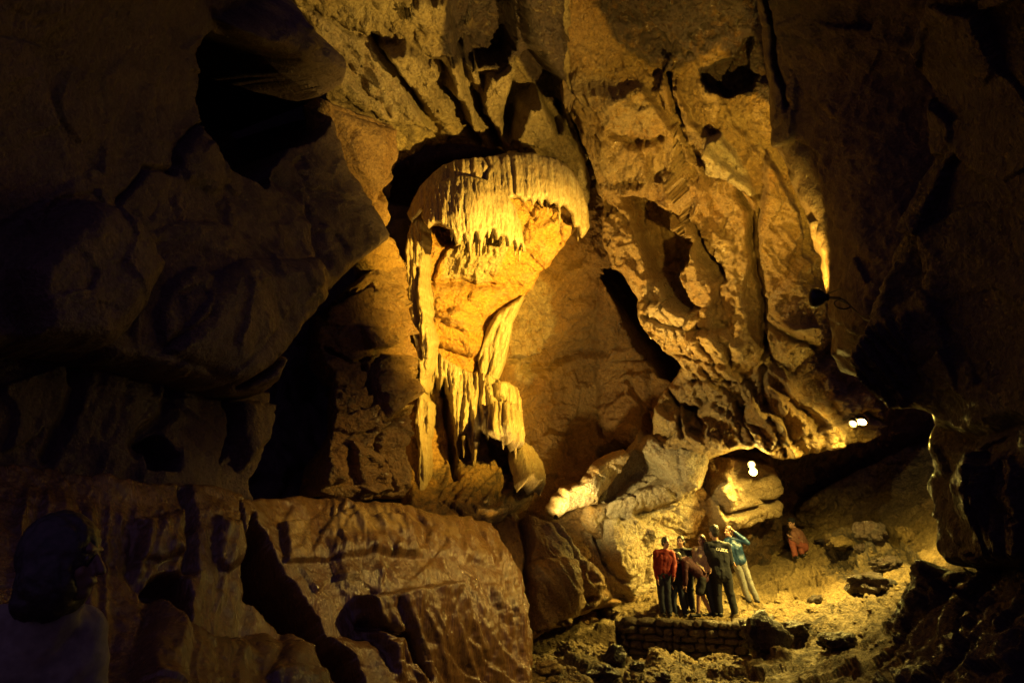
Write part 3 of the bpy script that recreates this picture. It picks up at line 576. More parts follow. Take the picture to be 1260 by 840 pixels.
# ================================================================== THE FLOWSTONE COLUMN
col = empty('flowstone_column', at(590, 625, 13.6), label='tall glowing yellow flowstone column with a broad mushroom canopy and hanging draperies', cat='flowstone column')
CT = dict(parent=col)
def full(poly): return [('cal', poly, 1.6, 8)]
bp_ = [(500, 300), (506, 262), (530, 232), (600, 215), (690, 215), (716, 250), (714, 285), (700, 302), (690, 316), (676, 334), (664, 352), (652, 368), (640, 384), (630, 400), (622, 430), (612, 466), (585, 470), (548, 460), (520, 480), (508, 440), (500, 380)]
relief('tapering_body', bp_, [(510, 250, 13.5), (610, 220, 13.3), (710, 250, 13.5), (520, 330, 13.8), (600, 310, 13.6), (690, 310, 13.9), (600, 380, 14.1), (650, 365, 14.3), (520, 440, 13.9), (600, 460, 14.2)],
  M_BODY, step=1.3, roll=(12, .9), thick=1.6, seed=21, rough=(4, .06), warp=(4, .05),
  feats=[('hole', [(526, 278), (560, 280), (563, 304), (535, 304)], .9, 3), ('groove', [(525, 350), (560, 346), (600, 350), (640, 352)], 2.2, .14), ('groove', [(545, 300), (538, 320), (530, 345)], 3, .25), ('groove', [(640, 250), (660, 275), (690, 262)], 3, .12),
         ('dome', [(528, 385), (560, 375), (590, 392), (598, 430), (580, 440), (550, 430), (528, 420)], .3, 15), ('dome', [(530, 350), (620, 352), (600, 390), (570, 410), (530, 385)], .25, 20),
         ('flute', [(560, 280), (640, 290), (620, 340), (580, 350), (550, 340)], .16, .11, (-.45, 1), 14), ('dome', [(660, 250), (712, 240), (708, 290), (670, 330), (640, 300)], .25, 24)],
  noise=[('fbm', .9, .12), ('facet', 2.2, .07), ('ridge', 5, .04), ('ridge', 11, .02), ('fbm', 22, .008)],
  tints=[('cal', bp_, .30, 30), ('cal', [(550, 280), (640, 290), (600, 350), (540, 345)], .7, 20)], **CT)
def fringe(x0, x1, n, ytop, ybase, amp, seed):
    r = random.Random(seed); pts = []
    for i in range(n):
        t = i/(n-1); x = x0+(x1-x0)*t; y = ybase(t)
        pts.append((x, y+(amp*r.random() if i % 2 else -amp*.35*r.random())))
    return pts
uc = [(500, 262), (512, 240), (524, 222), (540, 208), (562, 199), (590, 195), (625, 191), (655, 191), (682, 198), (700, 211), (712, 230), (720, 252), (724, 280)]
lo = fringe(718, 640, 17, 0, lambda t: 290-38*ss(np.array(t*2.4))*1.0-2*t, 11, 3)
lo2 = fringe(636, 540, 9, 0, lambda t: 246+10*t, 4, 4)
ucp = uc+lo+lo2+[(520, 262), (508, 275)]
relief('upper_canopy', ucp, [(505, 255, 13.2), (560, 205, 13.25), (620, 196, 13.2), (690, 205, 13.3), (720, 270, 13.5), (680, 245, 12.95), (620, 240, 12.85), (560, 240, 13.0)],
  M_FLOW, step=1.25, roll=(3, .10), thick=.4, seed=22, mixd=2, rough=(1.5, .08), warp=(2, .04), inset=3,
  feats=[('flute', ucp, .035, .30, (.03, 1), 3), ('flute', [(535, 190), (725, 190), (725, 290), (535, 290)], .08, .06, (.05, 1), 8),
         ('groove', [(596, 224), (602, 208), (597, 196)], 2.2, .12), ('dome', [(495, 300), (510, 225), (560, 190), (640, 184), (705, 196), (732, 240), (735, 320), (500, 330)], .28, 30)],
  noise=[('fbm', 1.2, .06), ('ridge', 13, .008, (1, 1, .3)), ('fbm', 18, .006)], tints=full(ucp), **CT)
fc = [(520, 268), (524, 248), (536, 230), (552, 221), (570, 218), (592, 221), (608, 228), (624, 240), (634, 258), (640, 276), (644, 300), (643, 312), (639, 300), (636, 308), (630, 297), (626, 305), (620, 292), (614, 290), (610, 297), (604, 282), (600, 294), (598, 284), (594, 296), (591, 318), (588, 296), (585, 284), (581, 296), (579, 320), (575, 300), (571, 287),
      (568, 300), (562, 302), (558, 284), (552, 282), (546, 276), (538, 276), (530, 282), (524, 276)]
relief('front_canopy', fc, [(510, 265, 12.75), (570, 220, 12.75), (630, 245, 12.75), (644, 310, 12.6), (580, 260, 12.3), (540, 270, 12.45), (580, 310, 12.45)],
  M_FLOW, step=1.2, mixd=2, roll=(3, .10), thick=.4, seed=23, rough=(1.2, .1), warp=(1.5, .05), inset=3,
  feats=[('flute', fc, .04, .30, (.04, 1), 3), ('flute', [(515, 215), (650, 215), (650, 320), (515, 320)], .035, .085, (-.12, 1), 8), ('dome', [(512, 270), (530, 226), (562, 212), (600, 216), (632, 240), (652, 290), (650, 340), (520, 340)], .28, 34)],
  noise=[('fbm', 1.4, .06), ('ridge', 13, .008, (1, 1, .3)), ('fbm', 18, .006)], tints=full(fc), **CT)
ld = [(497, 300), (502, 276), (512, 264), (524, 270), (526, 300), (523, 332), (526, 362), (528, 395), (534, 420), (530, 460), (522, 492), (514, 468), (508, 430), (500, 390), (496, 340)]
relief('side_drapery', ld, [(500, 290, 13.2), (524, 290, 13.1), (512, 400, 12.7), (525, 480, 12.8), (500, 380, 12.9)],
  M_FLOW, step=1.25, roll=(8, .4), thick=.6, seed=24, rough=(2, .08), warp=(2, .05),
  feats=[('flute', ld, .14, .13, (.03, 1), 5), ('groove', [(514, 330), (512, 380), (518, 440)], 2.5, .2)], noise=[('fbm', 1.5, .06), ('ridge', 6, .02, (1, 1, .4))], tints=[('cal', ld, .75, 100)], **CT)
st = [(588, 464), (586, 442), (592, 420), (602, 398), (614, 382), (632, 370), (646, 362), (640, 378), (632, 396), (628, 420), (622, 444), (612, 470), (600, 476)]
relief('stem_drapery', st, [(588, 460, 13.95), (600, 410, 13.85), (640, 365, 13.95), (625, 420, 13.9), (610, 470, 13.8)],
  M_FLOW, step=1.2, roll=(9, .16), thick=.25, seed=25, rough=(1.2, .08), warp=(2, .05),
  feats=[('flute', st, .09, .16, (-.32, 1), 4), ('groove', [(602, 460), (600, 430), (612, 402), (628, 380)], 2.2, .05)], noise=[('fbm', 2, .03), ('fbm', 14, .006)], tints=full(st), **CT)
m1 = [(514, 424), (524, 420), (540, 432), (556, 446), (580, 456), (600, 460), (614, 464), (622, 470), (634, 474), (640, 490), (640, 520), (628, 524), (616, 540), (606, 532), (600, 545), (592, 530), (588, 552), (582, 590), (578, 560), (572, 536), (566, 545), (563, 580), (560, 560), (556, 520), (552, 490), (546, 468), (541, 478), (536, 468), (530, 484), (526, 470), (521, 476), (518, 452)]
relief('middle_drapery', m1, [(515, 430, 13.3), (600, 460, 13.5), (640, 500, 13.2), (560, 500, 12.95), (560, 570, 12.85), (600, 530, 12.8), (530, 470, 13.1)],
  M_FLOW, step=1.25, roll=(6, .25), thick=.3, seed=26, rough=(2, .1), warp=(2, .06), inset=2,
  feats=[('flute', m1, .20, .10, (.06, 1), 4), ('flute', m1, .06, .28, (.06, 1), 3)], noise=[('fbm', 1.5, .05), ('ridge', 6, .015, (1, 1, .4))], tints=full(m1), **CT)
m2 = [(608, 468), (622, 466), (634, 470), (642, 480), (645, 494), (646, 508), (638, 512), (630, 500), (620, 494), (610, 486)]
relief('drapery_lobe', m2, [(610, 470, 13.1), (645, 500, 13.15), (625, 490, 13.05)], M_FLOW, step=1.2, roll=(6, .35), thick=.5, seed=27, rough=(1, .1), warp=(1, .05), inset=2,
  feats=[('flute', m2, .08, .2, (.1, 1), 3)], noise=[('fbm', 2, .03)], tints=full(m2), **CT)
m3 = [(598, 500), (606, 494), (620, 492), (636, 498), (644, 508), (646, 530), (647, 552), (641, 548), (636, 556), (630, 546), (624, 550), (618, 540), (612, 544), (606, 536), (601, 540), (598, 520)]
relief('drapery_lobe', m3, [(598, 500, 12.8), (645, 510, 12.7), (645, 550, 12.3), (605, 540, 12.2), (622, 520, 12.1)], M_FLOW, step=1.2, roll=(6, .4), thick=.5, seed=28, rough=(1, .1), warp=(1, .05), inset=2,
  feats=[('flute', m3, .15, .15, (.03, 1), 3)], noise=[('fbm', 2, .03)], tints=full(m3), **CT)
m4 = [(636, 538), (650, 544), (661, 554), (670, 568), (676, 584), (675, 600), (668, 594), (661, 599), (654, 590), (647, 596), (642, 576), (637, 558)]
relief('drapery_lobe', m4, [(642, 548, 12.8), (672, 590, 12.55), (650, 580, 12.3)], M_FLOW, step=1.2, roll=(6, .35), thick=.5, seed=29, rough=(1, .1), warp=(1, .05), inset=2,
  feats=[('flute', m4, .12, .14, (.25, 1), 3)], noise=[('fbm', 2, .03)], tints=full(m4), **CT)
m5 = [(512, 480), (520, 476), (532, 494), (531, 520), (528, 545), (530, 580), (526, 606), (516, 610), (508, 604), (512, 560), (508, 520)]
relief('side_drapery', m5, [(512, 480, 12.9), (530, 500, 12.7), (520, 600, 12.2), (508, 560, 12.4)], M_FLOW, step=1.3, roll=(6, .35), thick=.7, seed=30, rough=(2, .1), warp=(2, .06),
  feats=[('flute', m5, .12, .12, (.03, 1), 4)], noise=[('fbm', 2, .05), ('ridge', 5, .02, (1, 1, .4))], tints=[('cal', m5, .6, 50)], **CT)
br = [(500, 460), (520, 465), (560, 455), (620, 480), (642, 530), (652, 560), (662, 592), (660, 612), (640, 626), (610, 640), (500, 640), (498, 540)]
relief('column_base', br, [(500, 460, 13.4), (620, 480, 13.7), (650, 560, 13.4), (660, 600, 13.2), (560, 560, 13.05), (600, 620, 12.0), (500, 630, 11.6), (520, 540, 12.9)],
  M_OCHRE, step=1.3, roll=(10, .6), thick=1.2, seed=31, rough=(4, .06), warp=(4, .04),
  feats=[('flute', [(555, 560), (640, 550), (655, 600), (620, 630), (530, 630)], .16, .09, (-.75, 1), 10), ('groove', [(545, 455), (550, 500), (558, 560), (562, 590)], 3.5, .5), ('groove', [(530, 570), (560, 574), (590, 570)], 2, .12),
         ('hole', [(598, 542), (610, 540), (640, 560), (642, 585), (620, 580), (604, 560)], .5, 6)],
  noise=[('fbm', .9, .1), ('block', 2.4, .08), ('ridge', 5, .03), ('fbm', 16, .01)],
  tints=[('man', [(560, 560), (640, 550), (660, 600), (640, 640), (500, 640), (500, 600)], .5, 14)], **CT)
# small hanging straws under the front canopy, each its own
def straw(px, y0, y1, r0, d):
    a, b = at(px, y0, d), at(px+random.uniform(-1, 1), y1, d+.02)
    V = []; n = 9; K = 8
    for i in range(n):
        t = i/(n-1); c = a.lerp(b, t); r = r0*(1-t)**.7*(1+.18*math.sin(t*17+px))+.004
        for k in range(K):
            an = k*2*math.pi/K; V.append((c.x+r*math.cos(an)*(1+.15*math.sin(3*an+px)), c.y+r*math.sin(an), c.z))
    Q4 = [(i*K+k, i*K+(k+1) % K, (i+1)*K+(k+1) % K, (i+1)*K+k) for i in range(n-1) for k in range(K)]
    link('stalactite', mk('stalactite', V, Q4), M_FLOW, col)
for a in [(566, 285, 312, .07, 12.6), (572, 288, 304, .06, 12.5), (586, 284, 322, .07, 12.55), (597, 284, 306, .05, 12.55), (606, 286, 302, .05, 12.5), (616, 290, 306, .06, 12.55), (624, 292, 312, .06, 12.6), (634, 298, 318, .06, 12.65), (640, 300, 324, .05, 12.7), (556, 280, 300, .06, 12.6),
          (712, 275, 300, .06, 13.4), (720, 270, 292, .05, 13.4), (674, 252, 268, .05, 13.1), (688, 262, 280, .05, 13.2), (585, 548, 575, .06, 12.5), (571, 540, 566, .06, 12.5), (619, 540, 556, .05, 12.2), (634, 550, 568, .05, 12.3), (655, 588, 606, .06, 12.5), (666, 592, 606, .05, 12.6)]:
    straw(a[0], a[1]-4, a[2]-3, a[3]*.62, a[4])

def ground():
    xs = np.arange(-26, 27, .4); ys = np.arange(-10, 30, .4); X, Y = np.meshgrid(xs, ys); X, Y = X.ravel(), Y.ravel()
    Z = -.22-.95*ss((Y-3)/4)
    P = np.stack([X, Y, Z], 1); P[:, 2] += .12*fbm(np.stack([X, Y, 0*X], 1), .5, 4, 3)
    nx = len(xs); ny = len(ys); a = (np.arange(ny-1)[:, None]*nx+np.arange(nx-1)[None]).ravel()
    tag(link('ground', mk('ground', P, np.stack([a, a+1, a+nx+1, a+nx], 1)), M_EARTH), **STR)
ground()
# ================================================================== THINGS
def capsule(p0, r0, p1, r1, n=12):
    p0, p1 = np.array(p0, float), np.array(p1, float); a = p1-p0; L = np.linalg.norm(a)
    a = a/L if L > 1e-6 else np.array([0, 0, 1.]); L = max(L, 1e-4)
    t = np.array([0, 0, 1.]) if abs(a[2]) < .9 else np.array([1., 0, 0]); u = np.cross(a, t); u /= np.linalg.norm(u); v = np.cross(a, u)
    V = []; 
    for th in np.linspace(-90, 0, 5): V.append((p0, r0, th))
    for th in np.linspace(0, 90, 5): V.append((p1, r1, th))
    out = []
    for c, r, th in V:
        th = math.radians(th)
        for k in range(n):
            an = 2*math.pi*k/n; out.append(c+a*r*math.sin(th)+r*max(math.cos(th), .02)*(u*math.cos(an)+v*math.sin(an)))
    m = len(V); Fc = [[i*n+k, i*n+(k+1) % n, (i+1)*n+(k+1) % n, (i+1)*n+k] for i in range(m-1) for k in range(n)]
    Fc.append(list(range(n))[::-1]); Fc.append([(m-1)*n+k for k in range(n)])
    return out, Fc
def ellip(c, r, M=None, n=16):
    V = []; m = 10
    for i in range(m+1):
        th = math.pi*i/m
        for k in range(n):
            an = 2*math.pi*k/n; p = np.array([r[0]*math.sin(max(th, .02) if i < m else .02)*math.cos(an), r[1]*math.sin(max(th, .02) if i < m else .02)*math.sin(an), r[2]*math.cos(th)])
            V.append(np.array(c)+(M@p if M is not None else p))
    Fc = [[i*n+k, (i+1)*n+k, (i+1)*n+(k+1) % n, i*n+(k+1) % n] for i in range(m) for k in range(n)]
    Fc.append(list(range(n))); Fc.append([m*n+k for k in range(n)][::-1])
    return V, Fc
def fuse(name, prims, mat, voxel, parent=None, smooth=2, wr=0, wf=9, label=None):
    V = []; Fc = []
    for v, f in prims:
        b = len(V); V += [tuple(x) for x in v]; Fc += [[i+b for i in q] for q in f]
    me = bpy.data.meshes.new(name); me.from_pydata(V, [], Fc); me.update()
    tmp = bpy.data.objects.new('tmp', me); COL.objects.link(tmp)
    md = tmp.modifiers.new('r', 'REMESH'); md.mode = 'VOXEL'; md.voxel_size = voxel; md.use_smooth_shade = True
    if smooth: s = tmp.modifiers.new('s', 'SMOOTH'); s.factor = .5; s.iterations = smooth
    dg = bpy.context.evaluated_depsgraph_get(); nm = bpy.data.meshes.new_from_object(tmp.evaluated_get(dg))
    bpy.data.objects.remove(tmp); bpy.data.meshes.remove(me)
    if wr:
        n = len(nm.vertices); P = np.zeros(n*3); nm.vertices.foreach_get('co', P); P = P.reshape(-1, 3)
        N = np.zeros(n*3); nm.vertices.foreach_get('normal', N); N = N.reshape(-1, 3)
        P += N*(wr*ridged(P*np.array([1, 1, .8]), wf, 3, 5))[:, None]; nm.vertices.foreach_set('co', P.ravel()); nm.update()
    nm.name = name
    o = bpy.data.objects.new(name, nm); COL.objects.link(o)
    for m in (mat if isinstance(mat, list) else [mat]): nm.materials.append(m)
    if parent is not None: o.parent = parent            # prims are in the parent's own frame
    if label: o['label'] = label
    return o
def rotz(a):
    c, s = math.cos(a), math.sin(a); return np.array([[c, -s, 0], [s, c, 0], [0, 0, 1.]])
SKIN = plain('skin', (.42, .24, .17), .5, 0, 20, .12)
HAIR = plain('dark_hair', (.018, .012, .010), .55, 0, 60, .5); HAIRB = plain('brown_hair', (.07, .035, .018), .5, 0, 60, .4)
DENIM = plain('dark_denim', (.018, .022, .045), .8, 0, 40, .3); BLACK = plain('black_cloth', (.012, .012, .018), .85, 0, 40, .3)
SHOE = plain('dark_shoe', (.02, .018, .018), .5)
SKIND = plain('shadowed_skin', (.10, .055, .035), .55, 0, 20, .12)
def cloth(n, c, r=.8): return plain(n, c, r, 0, 30, .2)

def person(label, org, J=None, H=1.7, face=-90, top=None, legs=None, hair=HAIR, hairlen=0, shorts=False, cap=None, vox=.010, feet=(-90, -90), shoe=SHOE, group=None, top_name='jacket', lean=0, fat=1.0, lower_name='trousers'):
    k = H/1.75
    D = dict(head=(0, -.01, 1.62), neck=(0, 0, 1.47), chest=(0, 0, 1.30), belly=(0, 0, 1.08), pelvis=(0, 0, .95), sl=(-.19, 0, 1.42), sr=(.19, 0, 1.42), el=(-.25, .02, 1.13), er=(.25, .02, 1.13), wl=(-.24, -.05, .89), wr=(.24, -.05, .89),
             hl=(-.09, 0, .92), hr=(.09, 0, .92), kl=(-.1, -.02, .50), kr=(.1, -.02, .50), al=(-.1, .02, .08), ar=(.1, .02, .08))
    D = {a: np.array(b)*k for a, b in D.items()}
    for a, b in (J or {}).items(): D[a] = np.array(b, float)
    if J and 'chest' not in J: D['chest'] = D['neck']*.62+D['pelvis']*.38; D['head'] = D['head']*.93+D['neck']*.07; D['sl'][2] += .022; D['sr'][2] += .022
    if J and 'belly' not in J: D['belly'] = D['neck']*.25+D['pelvis']*.75
    root = empty('person', org, label=label, cat='person', group=group)
    fa = math.radians(face); M = rotz(fa-math.pi/2)                  # local head frame looks along +y
    h = D['head']; c = capsule
    def hp(x, y, z): return h+M@(np.array([x, y, z])*k)
    def E(x, y, z, a, b, cc): return ellip(hp(x, y, z), np.array([a, b, cc])*k, M)
    B = [E(0, -.01, .03, .074, .094, .098), E(0, .02, -.045, .058, .072, .075), E(0, .058, -.088, .030, .028, .026)]
    B += [c(hp(0, .088, .012), .010*k, hp(0, .108, -.028), .015*k), c(hp(-.012, .088, -.06), .009*k, hp(.012, .088, -.06), .009*k), c(hp(-.03, .078, .034), .012*k, hp(.03, .078, .034), .012*k),
          E(.076, -.005, -.01, .012, .018, .032), E(-.076, -.005, -.01, .012, .018, .032), E(.035, .06, -.03, .022, .02, .024), E(-.035, .06, -.03, .022, .02, .024)]
    B += [c(hp(0, -.02, -.07), .052*k, D['neck'], .058*k), c(D['neck'], .06*k, D['chest'], .10*k), c(D['chest'], .11*k, D['belly'], .10*k), c(D['belly'], .10*k, D['pelvis'], .11*k)]
    for s, e, w in (('sl', 'el', 'wl'), ('sr', 'er', 'wr')):
        B += [c(D['chest']*.5+D['neck']*.5, .06*k, D[s], .05*k), c(D[s], .048*k, D[e], .036*k), c(D[e], .037*k, D[w], .025*k)]
        # hand: palm, four unequal bent fingers and a thumb
        d = D[w]-D[e]; d /= np.linalg.norm(d)+1e-9; sd = 1 if s == 'sr' else -1
        q = np.cross(d, [0, 1, 0]) if abs(d[1]) < .9 else np.cross(d, [1, 0, 0]); q /= np.linalg.norm(q); nn = np.cross(d, q)
        pm = D[w]+d*.05*k; B += [c(D[w], .024*k, pm, .028*k), c(pm-nn*.02*k, .017*k, pm+d*.035*k+nn*.026*k, .015*k), c(pm+nn*.02*k, .017*k, pm+d*.035*k-nn*.026*k, .015*k)]
        for i, L in enumerate((.062, .072, .068, .052)):
            b0 = pm+d*.035*k+nn*(.030-.020*i)*k; m0 = b0+d*L*.55*k; t0 = m0+(d*.8-q*.6*sd)*L*.45*k
            B += [c(b0, .0095*k, m0, .009*k), c(m0, .009*k, t0, .0075*k)]
        tb = D[w]+d*.02*k+nn*.022*k; tm = tb+(d*.7+nn*.75)*.035*k; B += [c(tb, .012*k, tm, .010*k), c(tm, .010*k, tm+d*.03*k, .008*k)]
    for hh, kn, an in (('hl', 'kl', 'al'), ('hr', 'kr', 'ar')):
        B += [c(D[hh], .082*k, D[kn], .052*k), c(D[kn], .054*k, D[kn]*.6+D[an]*.4, .052*k), c(D[kn]*.6+D[an]*.4, .050*k, D[an], .035*k)]
    FD = []
    for i, an in enumerate(('al', 'ar')):
        a = math.radians(feet[i]); f = np.array([math.cos(a), math.sin(a), 0]); g = D[an].copy()
        heel = g+f*-.03*k; heel[2] = g[2]-.045*k; toe = g+f*.16*k; toe[2] = g[2]-.05*k
        B += [c(g, .036*k, heel, .032*k), c(heel, .032*k, toe, .024*k)]; FD.append((heel, toe, g))
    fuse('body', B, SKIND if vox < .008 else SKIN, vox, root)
    # clothing follows the body
    side = (D['sr']-D['sl']); side /= np.linalg.norm(side)+1e-9
    T = []
    for s in (-1, 1):
        T += [c(D['chest']+side*s*.085*k, .112*k*fat, D['belly']+side*s*.07*k, .105*k*fat), c(D['belly']+side*s*.07*k, .105*k*fat, D['pelvis']+side*s*.065*k, .118*k*fat)]
    T += [c(D['chest'], .125*k*fat, D['belly'], .115*k*fat), c(D['belly'], .115*k*fat, D['pelvis'], .125*k*fat), c(D['neck']+[0, 0, -.005*k], .055*k, D['sl']*.85+D['neck']*.15-[0, 0, .01*k], .055*k), c(D['neck']+[0, 0, -.005*k], .055*k, D['sr']*.85+D['neck']*.15-[0, 0, .01*k], .055*k)]
    T += [c(D['sl']*.9+D['neck']*.1, .066*k, D['sr']*.9+D['neck']*.1, .066*k), c(D['neck']-[0, 0, .02*k], .072*k, D['chest'], .12*k)]
    for i in range(8):
        a0, a1 = i*math.pi/4, (i+1)*math.pi/4; cn = D['neck']+[0, 0, .012*k]
        T += [c(cn+np.array([math.cos(a0)*.066, math.sin(a0)*.066, .012*math.sin(a0)])*k, .018*k, cn+np.array([math.cos(a1)*.066, math.sin(a1)*.066, .012*math.sin(a1)])*k, .018*k)]
    for s, e, w in (('sl', 'el', 'wl'), ('sr', 'er', 'wr')):
        T += [c(D[s], .068*k, D[e], .054*k), c(D[e], .054*k, D[w]*.93+D[e]*.07, .040*k)]
    tp = fuse(top_name, T, top, .013, root, 2, .020, 5.5)
    Lg = [c(D['hl'], .108*k, D['hr'], .108*k), c(D['pelvis'], .115*k, D['pelvis']+[0, 0, .03], .11*k)]
    for hh, kn, an in (('hl', 'kl', 'al'), ('hr', 'kr', 'ar')):
        if shorts: Lg += [c(D[hh], .104*k, D[hh]*.25+D[kn]*.75, .088*k)]
        else: Lg += [c(D[hh], .102*k, D[kn], .074*k), c(D[kn], .074*k, D[an]+[0, 0, .01], .062*k)]
    fuse(lower_name, Lg, legs, .013, root, 2, .015, 6)
    for heel, toe, g in FD:
        fuse('shoe', [c(heel+[0, 0, .005], .042*k, toe+[0, 0, .002], .034*k), c(g-[0, 0, .01], .045*k, heel, .042*k)], shoe, .01, root)
    Hh = [E(0, -.022, .042, .084, .096, .100), E(0, -.05, -.01, .080, .062, .085)]
    if vox < .008: Hh += [E(0, -.028, .025, .100, .112, .122), E(.03, -.02, -.05, .085, .085, .12), E(-.03, -.02, -.05, .085, .085, .12)]
    if hairlen: Hh += [c(hp(-.045, -.045, -.02), .055*k, hp(-.05, -.06, -hairlen), .045*k), c(hp(.045, -.045, -.02), .055*k, hp(.05, -.06, -hairlen), .045*k), c(hp(0, -.06, -.02), .06*k, hp(0, -.075, -hairlen), .045*k)]
    fuse('hair', Hh, hair, .009, root, 1, .008, 30)
    if cap: fuse('cap', [E(0, -.01, .075, .092, .105, .075), c(hp(-.04, .09, .06), .012*k, hp(.04, .09, .06), .012*k), c(hp(0, .09, .06), .03*k, hp(0, .14, .05), .012*k)], cap, .009, root)
    for s in (-1, 1):
        link('eye', mk('eye', *[np.array(z) for z in eyeball(hp(s*.031, .072, .008), .012*k, org)]), EYE, root)
    return root, tp
def eyeball(c, r, org):
    V, Fc = ellip(np.array(c)+np.array(org), (r, r, r), None, 10); return np.array(V), [f for f in Fc if len(f) == 4]
EYE = plain('eye', (.05, .04, .035), .15, 0, 3, .1)

def foot(px, py, z): return at(px, py, float(dz(py, z)))
W = Vector
# raycast helper: the height of the built ground under a point
bpy.context.view_layer.update()
def drop(px, py, obs):
    o = W(CAM); d = (at(px, py, 10)-o).normalized(); best = None
    for ob in obs:
        mw = ob.matrix_world; inv = mw.inverted(); hit, loc, n, i = ob.ray_cast(inv@o, inv.to_3x3()@d)
        if hit:
            p = mw@loc
            if best is None or (p-o).length < (best-o).length: best = p
    return best
FLOOR = bpy.data.objects['cave_floor']

# ---- dry masonry wall holding up the platform
MAS = rock('masonry_stone', (.12, .09, .07), (.22, .165, .11), rlo=.4, rhi=.85, bump=.8, fine=30)
MOR = rock('dark_mortar', (.04, .032, .028), (.07, .055, .045), rlo=.7, rhi=.95)
A, B = at(766, 766, 13.75), at(912, 766, 12.95); A.z = B.z = 0.0
wallroot = empty('masonry_wall', A, label='low dry stone masonry wall under the feet of the standing visitors', cat='stone wall')
ax = (B-A); Lw = ax.length; ax.normalize(); nrm_ = W((ax.y, -ax.x, 0)); 
rs = random.Random(5); z = .02
bt = bmesh.new(); bmesh.ops.create_cube(bt, size=2); bmesh.ops.subdivide_edges(bt, edges=bt.edges[:], cuts=4, use_grid_fill=True)
bt.verts.ensure_lookup_table(); SV = np.array([v.co[:] for v in bt.verts]); SF = np.array([[v.index for v in f_.verts] for f_ in bt.faces]); bt.free()
sV, sF = [], []
def stone(_, c, sx, sy, sz, seed, blk=.72):
    r_ = random.Random(seed); P = SV; Nn = P/np.linalg.norm(P, axis=1)[:, None]; P = P*(1-blk)+Nn*1.15*blk
    P = P*(1+.22*fbm(P+seed*3.1, .9, 3, seed % 50))[:, None]; tl = r_.uniform(-.1, .1)
    P = P.copy(); P[:, 2] += P[:, 0]*tl; P = P@rotz(r_.uniform(-.12, .12)).T
    sF.append(SF+len(SV)*len(sV)); sV.append(np.array(c)+np.outer(P[:, 0]*sx, np.array(ax))+np.outer(P[:, 1]*sy, np.array(nrm_))+np.outer(P[:, 2]*sz, [0, 0, 1]))
bm = None
sd = 0
while z > -.86:
    h_ = rs.uniform(.08, .19); x = rs.uniform(-.06, 0)
    while x < Lw:
        l_ = rs.uniform(.10, .38); sd += 1
        stone(bm, A+ax*(x+l_/2)+nrm_*rs.uniform(-.02, .035)+W((0, 0, z-h_/2+rs.uniform(-.012, .012))), l_*.47, .14, h_*.46, sd); x += l_
    z -= h_
for i in range(7):                                               # the return at the right end
    for j in range(3): sd += 1; stone(bm, B+ax*-.06-nrm_*(.22+.27*j)+W((0, 0, -.05-.125*i)), .14, .14, .06, sd)
link('stonework', mk('stonework', np.concatenate(sV), np.concatenate(sF)), MAS, wallroot)
bm = bmesh.new(); g = bmesh.ops.create_cube(bm, size=1)
for v in g['verts']: v.co = A+ax*((v.co.x+.5)*(Lw-.12)+.05)+nrm_*(v.co.y*.35-.15)+W((0, 0, (v.co.z-.5)*.95-.03))
me = bpy.data.meshes.new('mortar_core'); bm.to_mesh(me); bm.free(); link('mortar_core', me, MOR, wallroot)

# ---- boulders and loose rock
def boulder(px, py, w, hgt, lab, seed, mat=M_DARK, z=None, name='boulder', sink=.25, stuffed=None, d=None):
    p = drop(px, py, [FLOOR]) if d is None else at(px, py, d)
    if p is None: p = at(px, py, 12)
    D = (p-W(CAM)).length; r = w/2/840*D*1.0; hh = hgt/2/840*D
    bm = bmesh.new(); bmesh.ops.create_icosphere(bm, subdivisions=4, radius=1); P = np.array([v.co[:] for v in bm.verts])
    Hh, E_, F1 = worley(P*1.3+seed*7.7, seed, 1.6, .2); P = P*(1+.25*fbm(P+seed*5, .8, 3, seed)+.30*Hh+.03*ridged(P+seed, 3, 3, seed))[:, None]
    for v, q in zip(bm.verts, P): v.co = (q[0]*r, q[1]*r*.8, q[2]*hh)
    for f in bm.faces: f.smooth = True
    me = bpy.data.meshes.new(name); bm.to_mesh(me); bm.free(); me.materials.append(mat)
    o = bpy.data.objects.new(name, me); COL.objects.link(o); o.location = p+W((0, 0, hh*(1-2*sink))); o.rotation_euler.z = seed
    if lab: tag(o, lab, 'rock')
    return o
boulder(756, 818, 26, 24, 'dark pointed rock standing alone on the ground left of the masonry wall', 3)
boulder(784, 822, 18, 9, 'small low stone on the ground just below the left end of the masonry wall', 4)
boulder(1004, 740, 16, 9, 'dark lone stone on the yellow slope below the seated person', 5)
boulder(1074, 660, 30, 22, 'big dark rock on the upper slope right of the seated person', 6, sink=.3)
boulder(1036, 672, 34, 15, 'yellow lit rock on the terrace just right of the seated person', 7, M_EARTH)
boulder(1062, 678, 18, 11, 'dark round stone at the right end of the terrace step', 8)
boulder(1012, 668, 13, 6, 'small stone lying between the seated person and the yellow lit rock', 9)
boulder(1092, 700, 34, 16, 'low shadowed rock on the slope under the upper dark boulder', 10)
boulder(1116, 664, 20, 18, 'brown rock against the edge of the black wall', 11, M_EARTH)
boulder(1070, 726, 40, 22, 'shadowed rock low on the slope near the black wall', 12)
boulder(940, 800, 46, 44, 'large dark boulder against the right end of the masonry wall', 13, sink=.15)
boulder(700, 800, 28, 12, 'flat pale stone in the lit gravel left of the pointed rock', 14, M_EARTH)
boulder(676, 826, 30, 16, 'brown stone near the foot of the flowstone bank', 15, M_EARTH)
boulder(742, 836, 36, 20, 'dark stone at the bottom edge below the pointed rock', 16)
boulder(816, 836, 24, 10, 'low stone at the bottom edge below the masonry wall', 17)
boulder(980, 778, 30, 16, 'dark rock on the shaded ground right of the large boulder', 18)
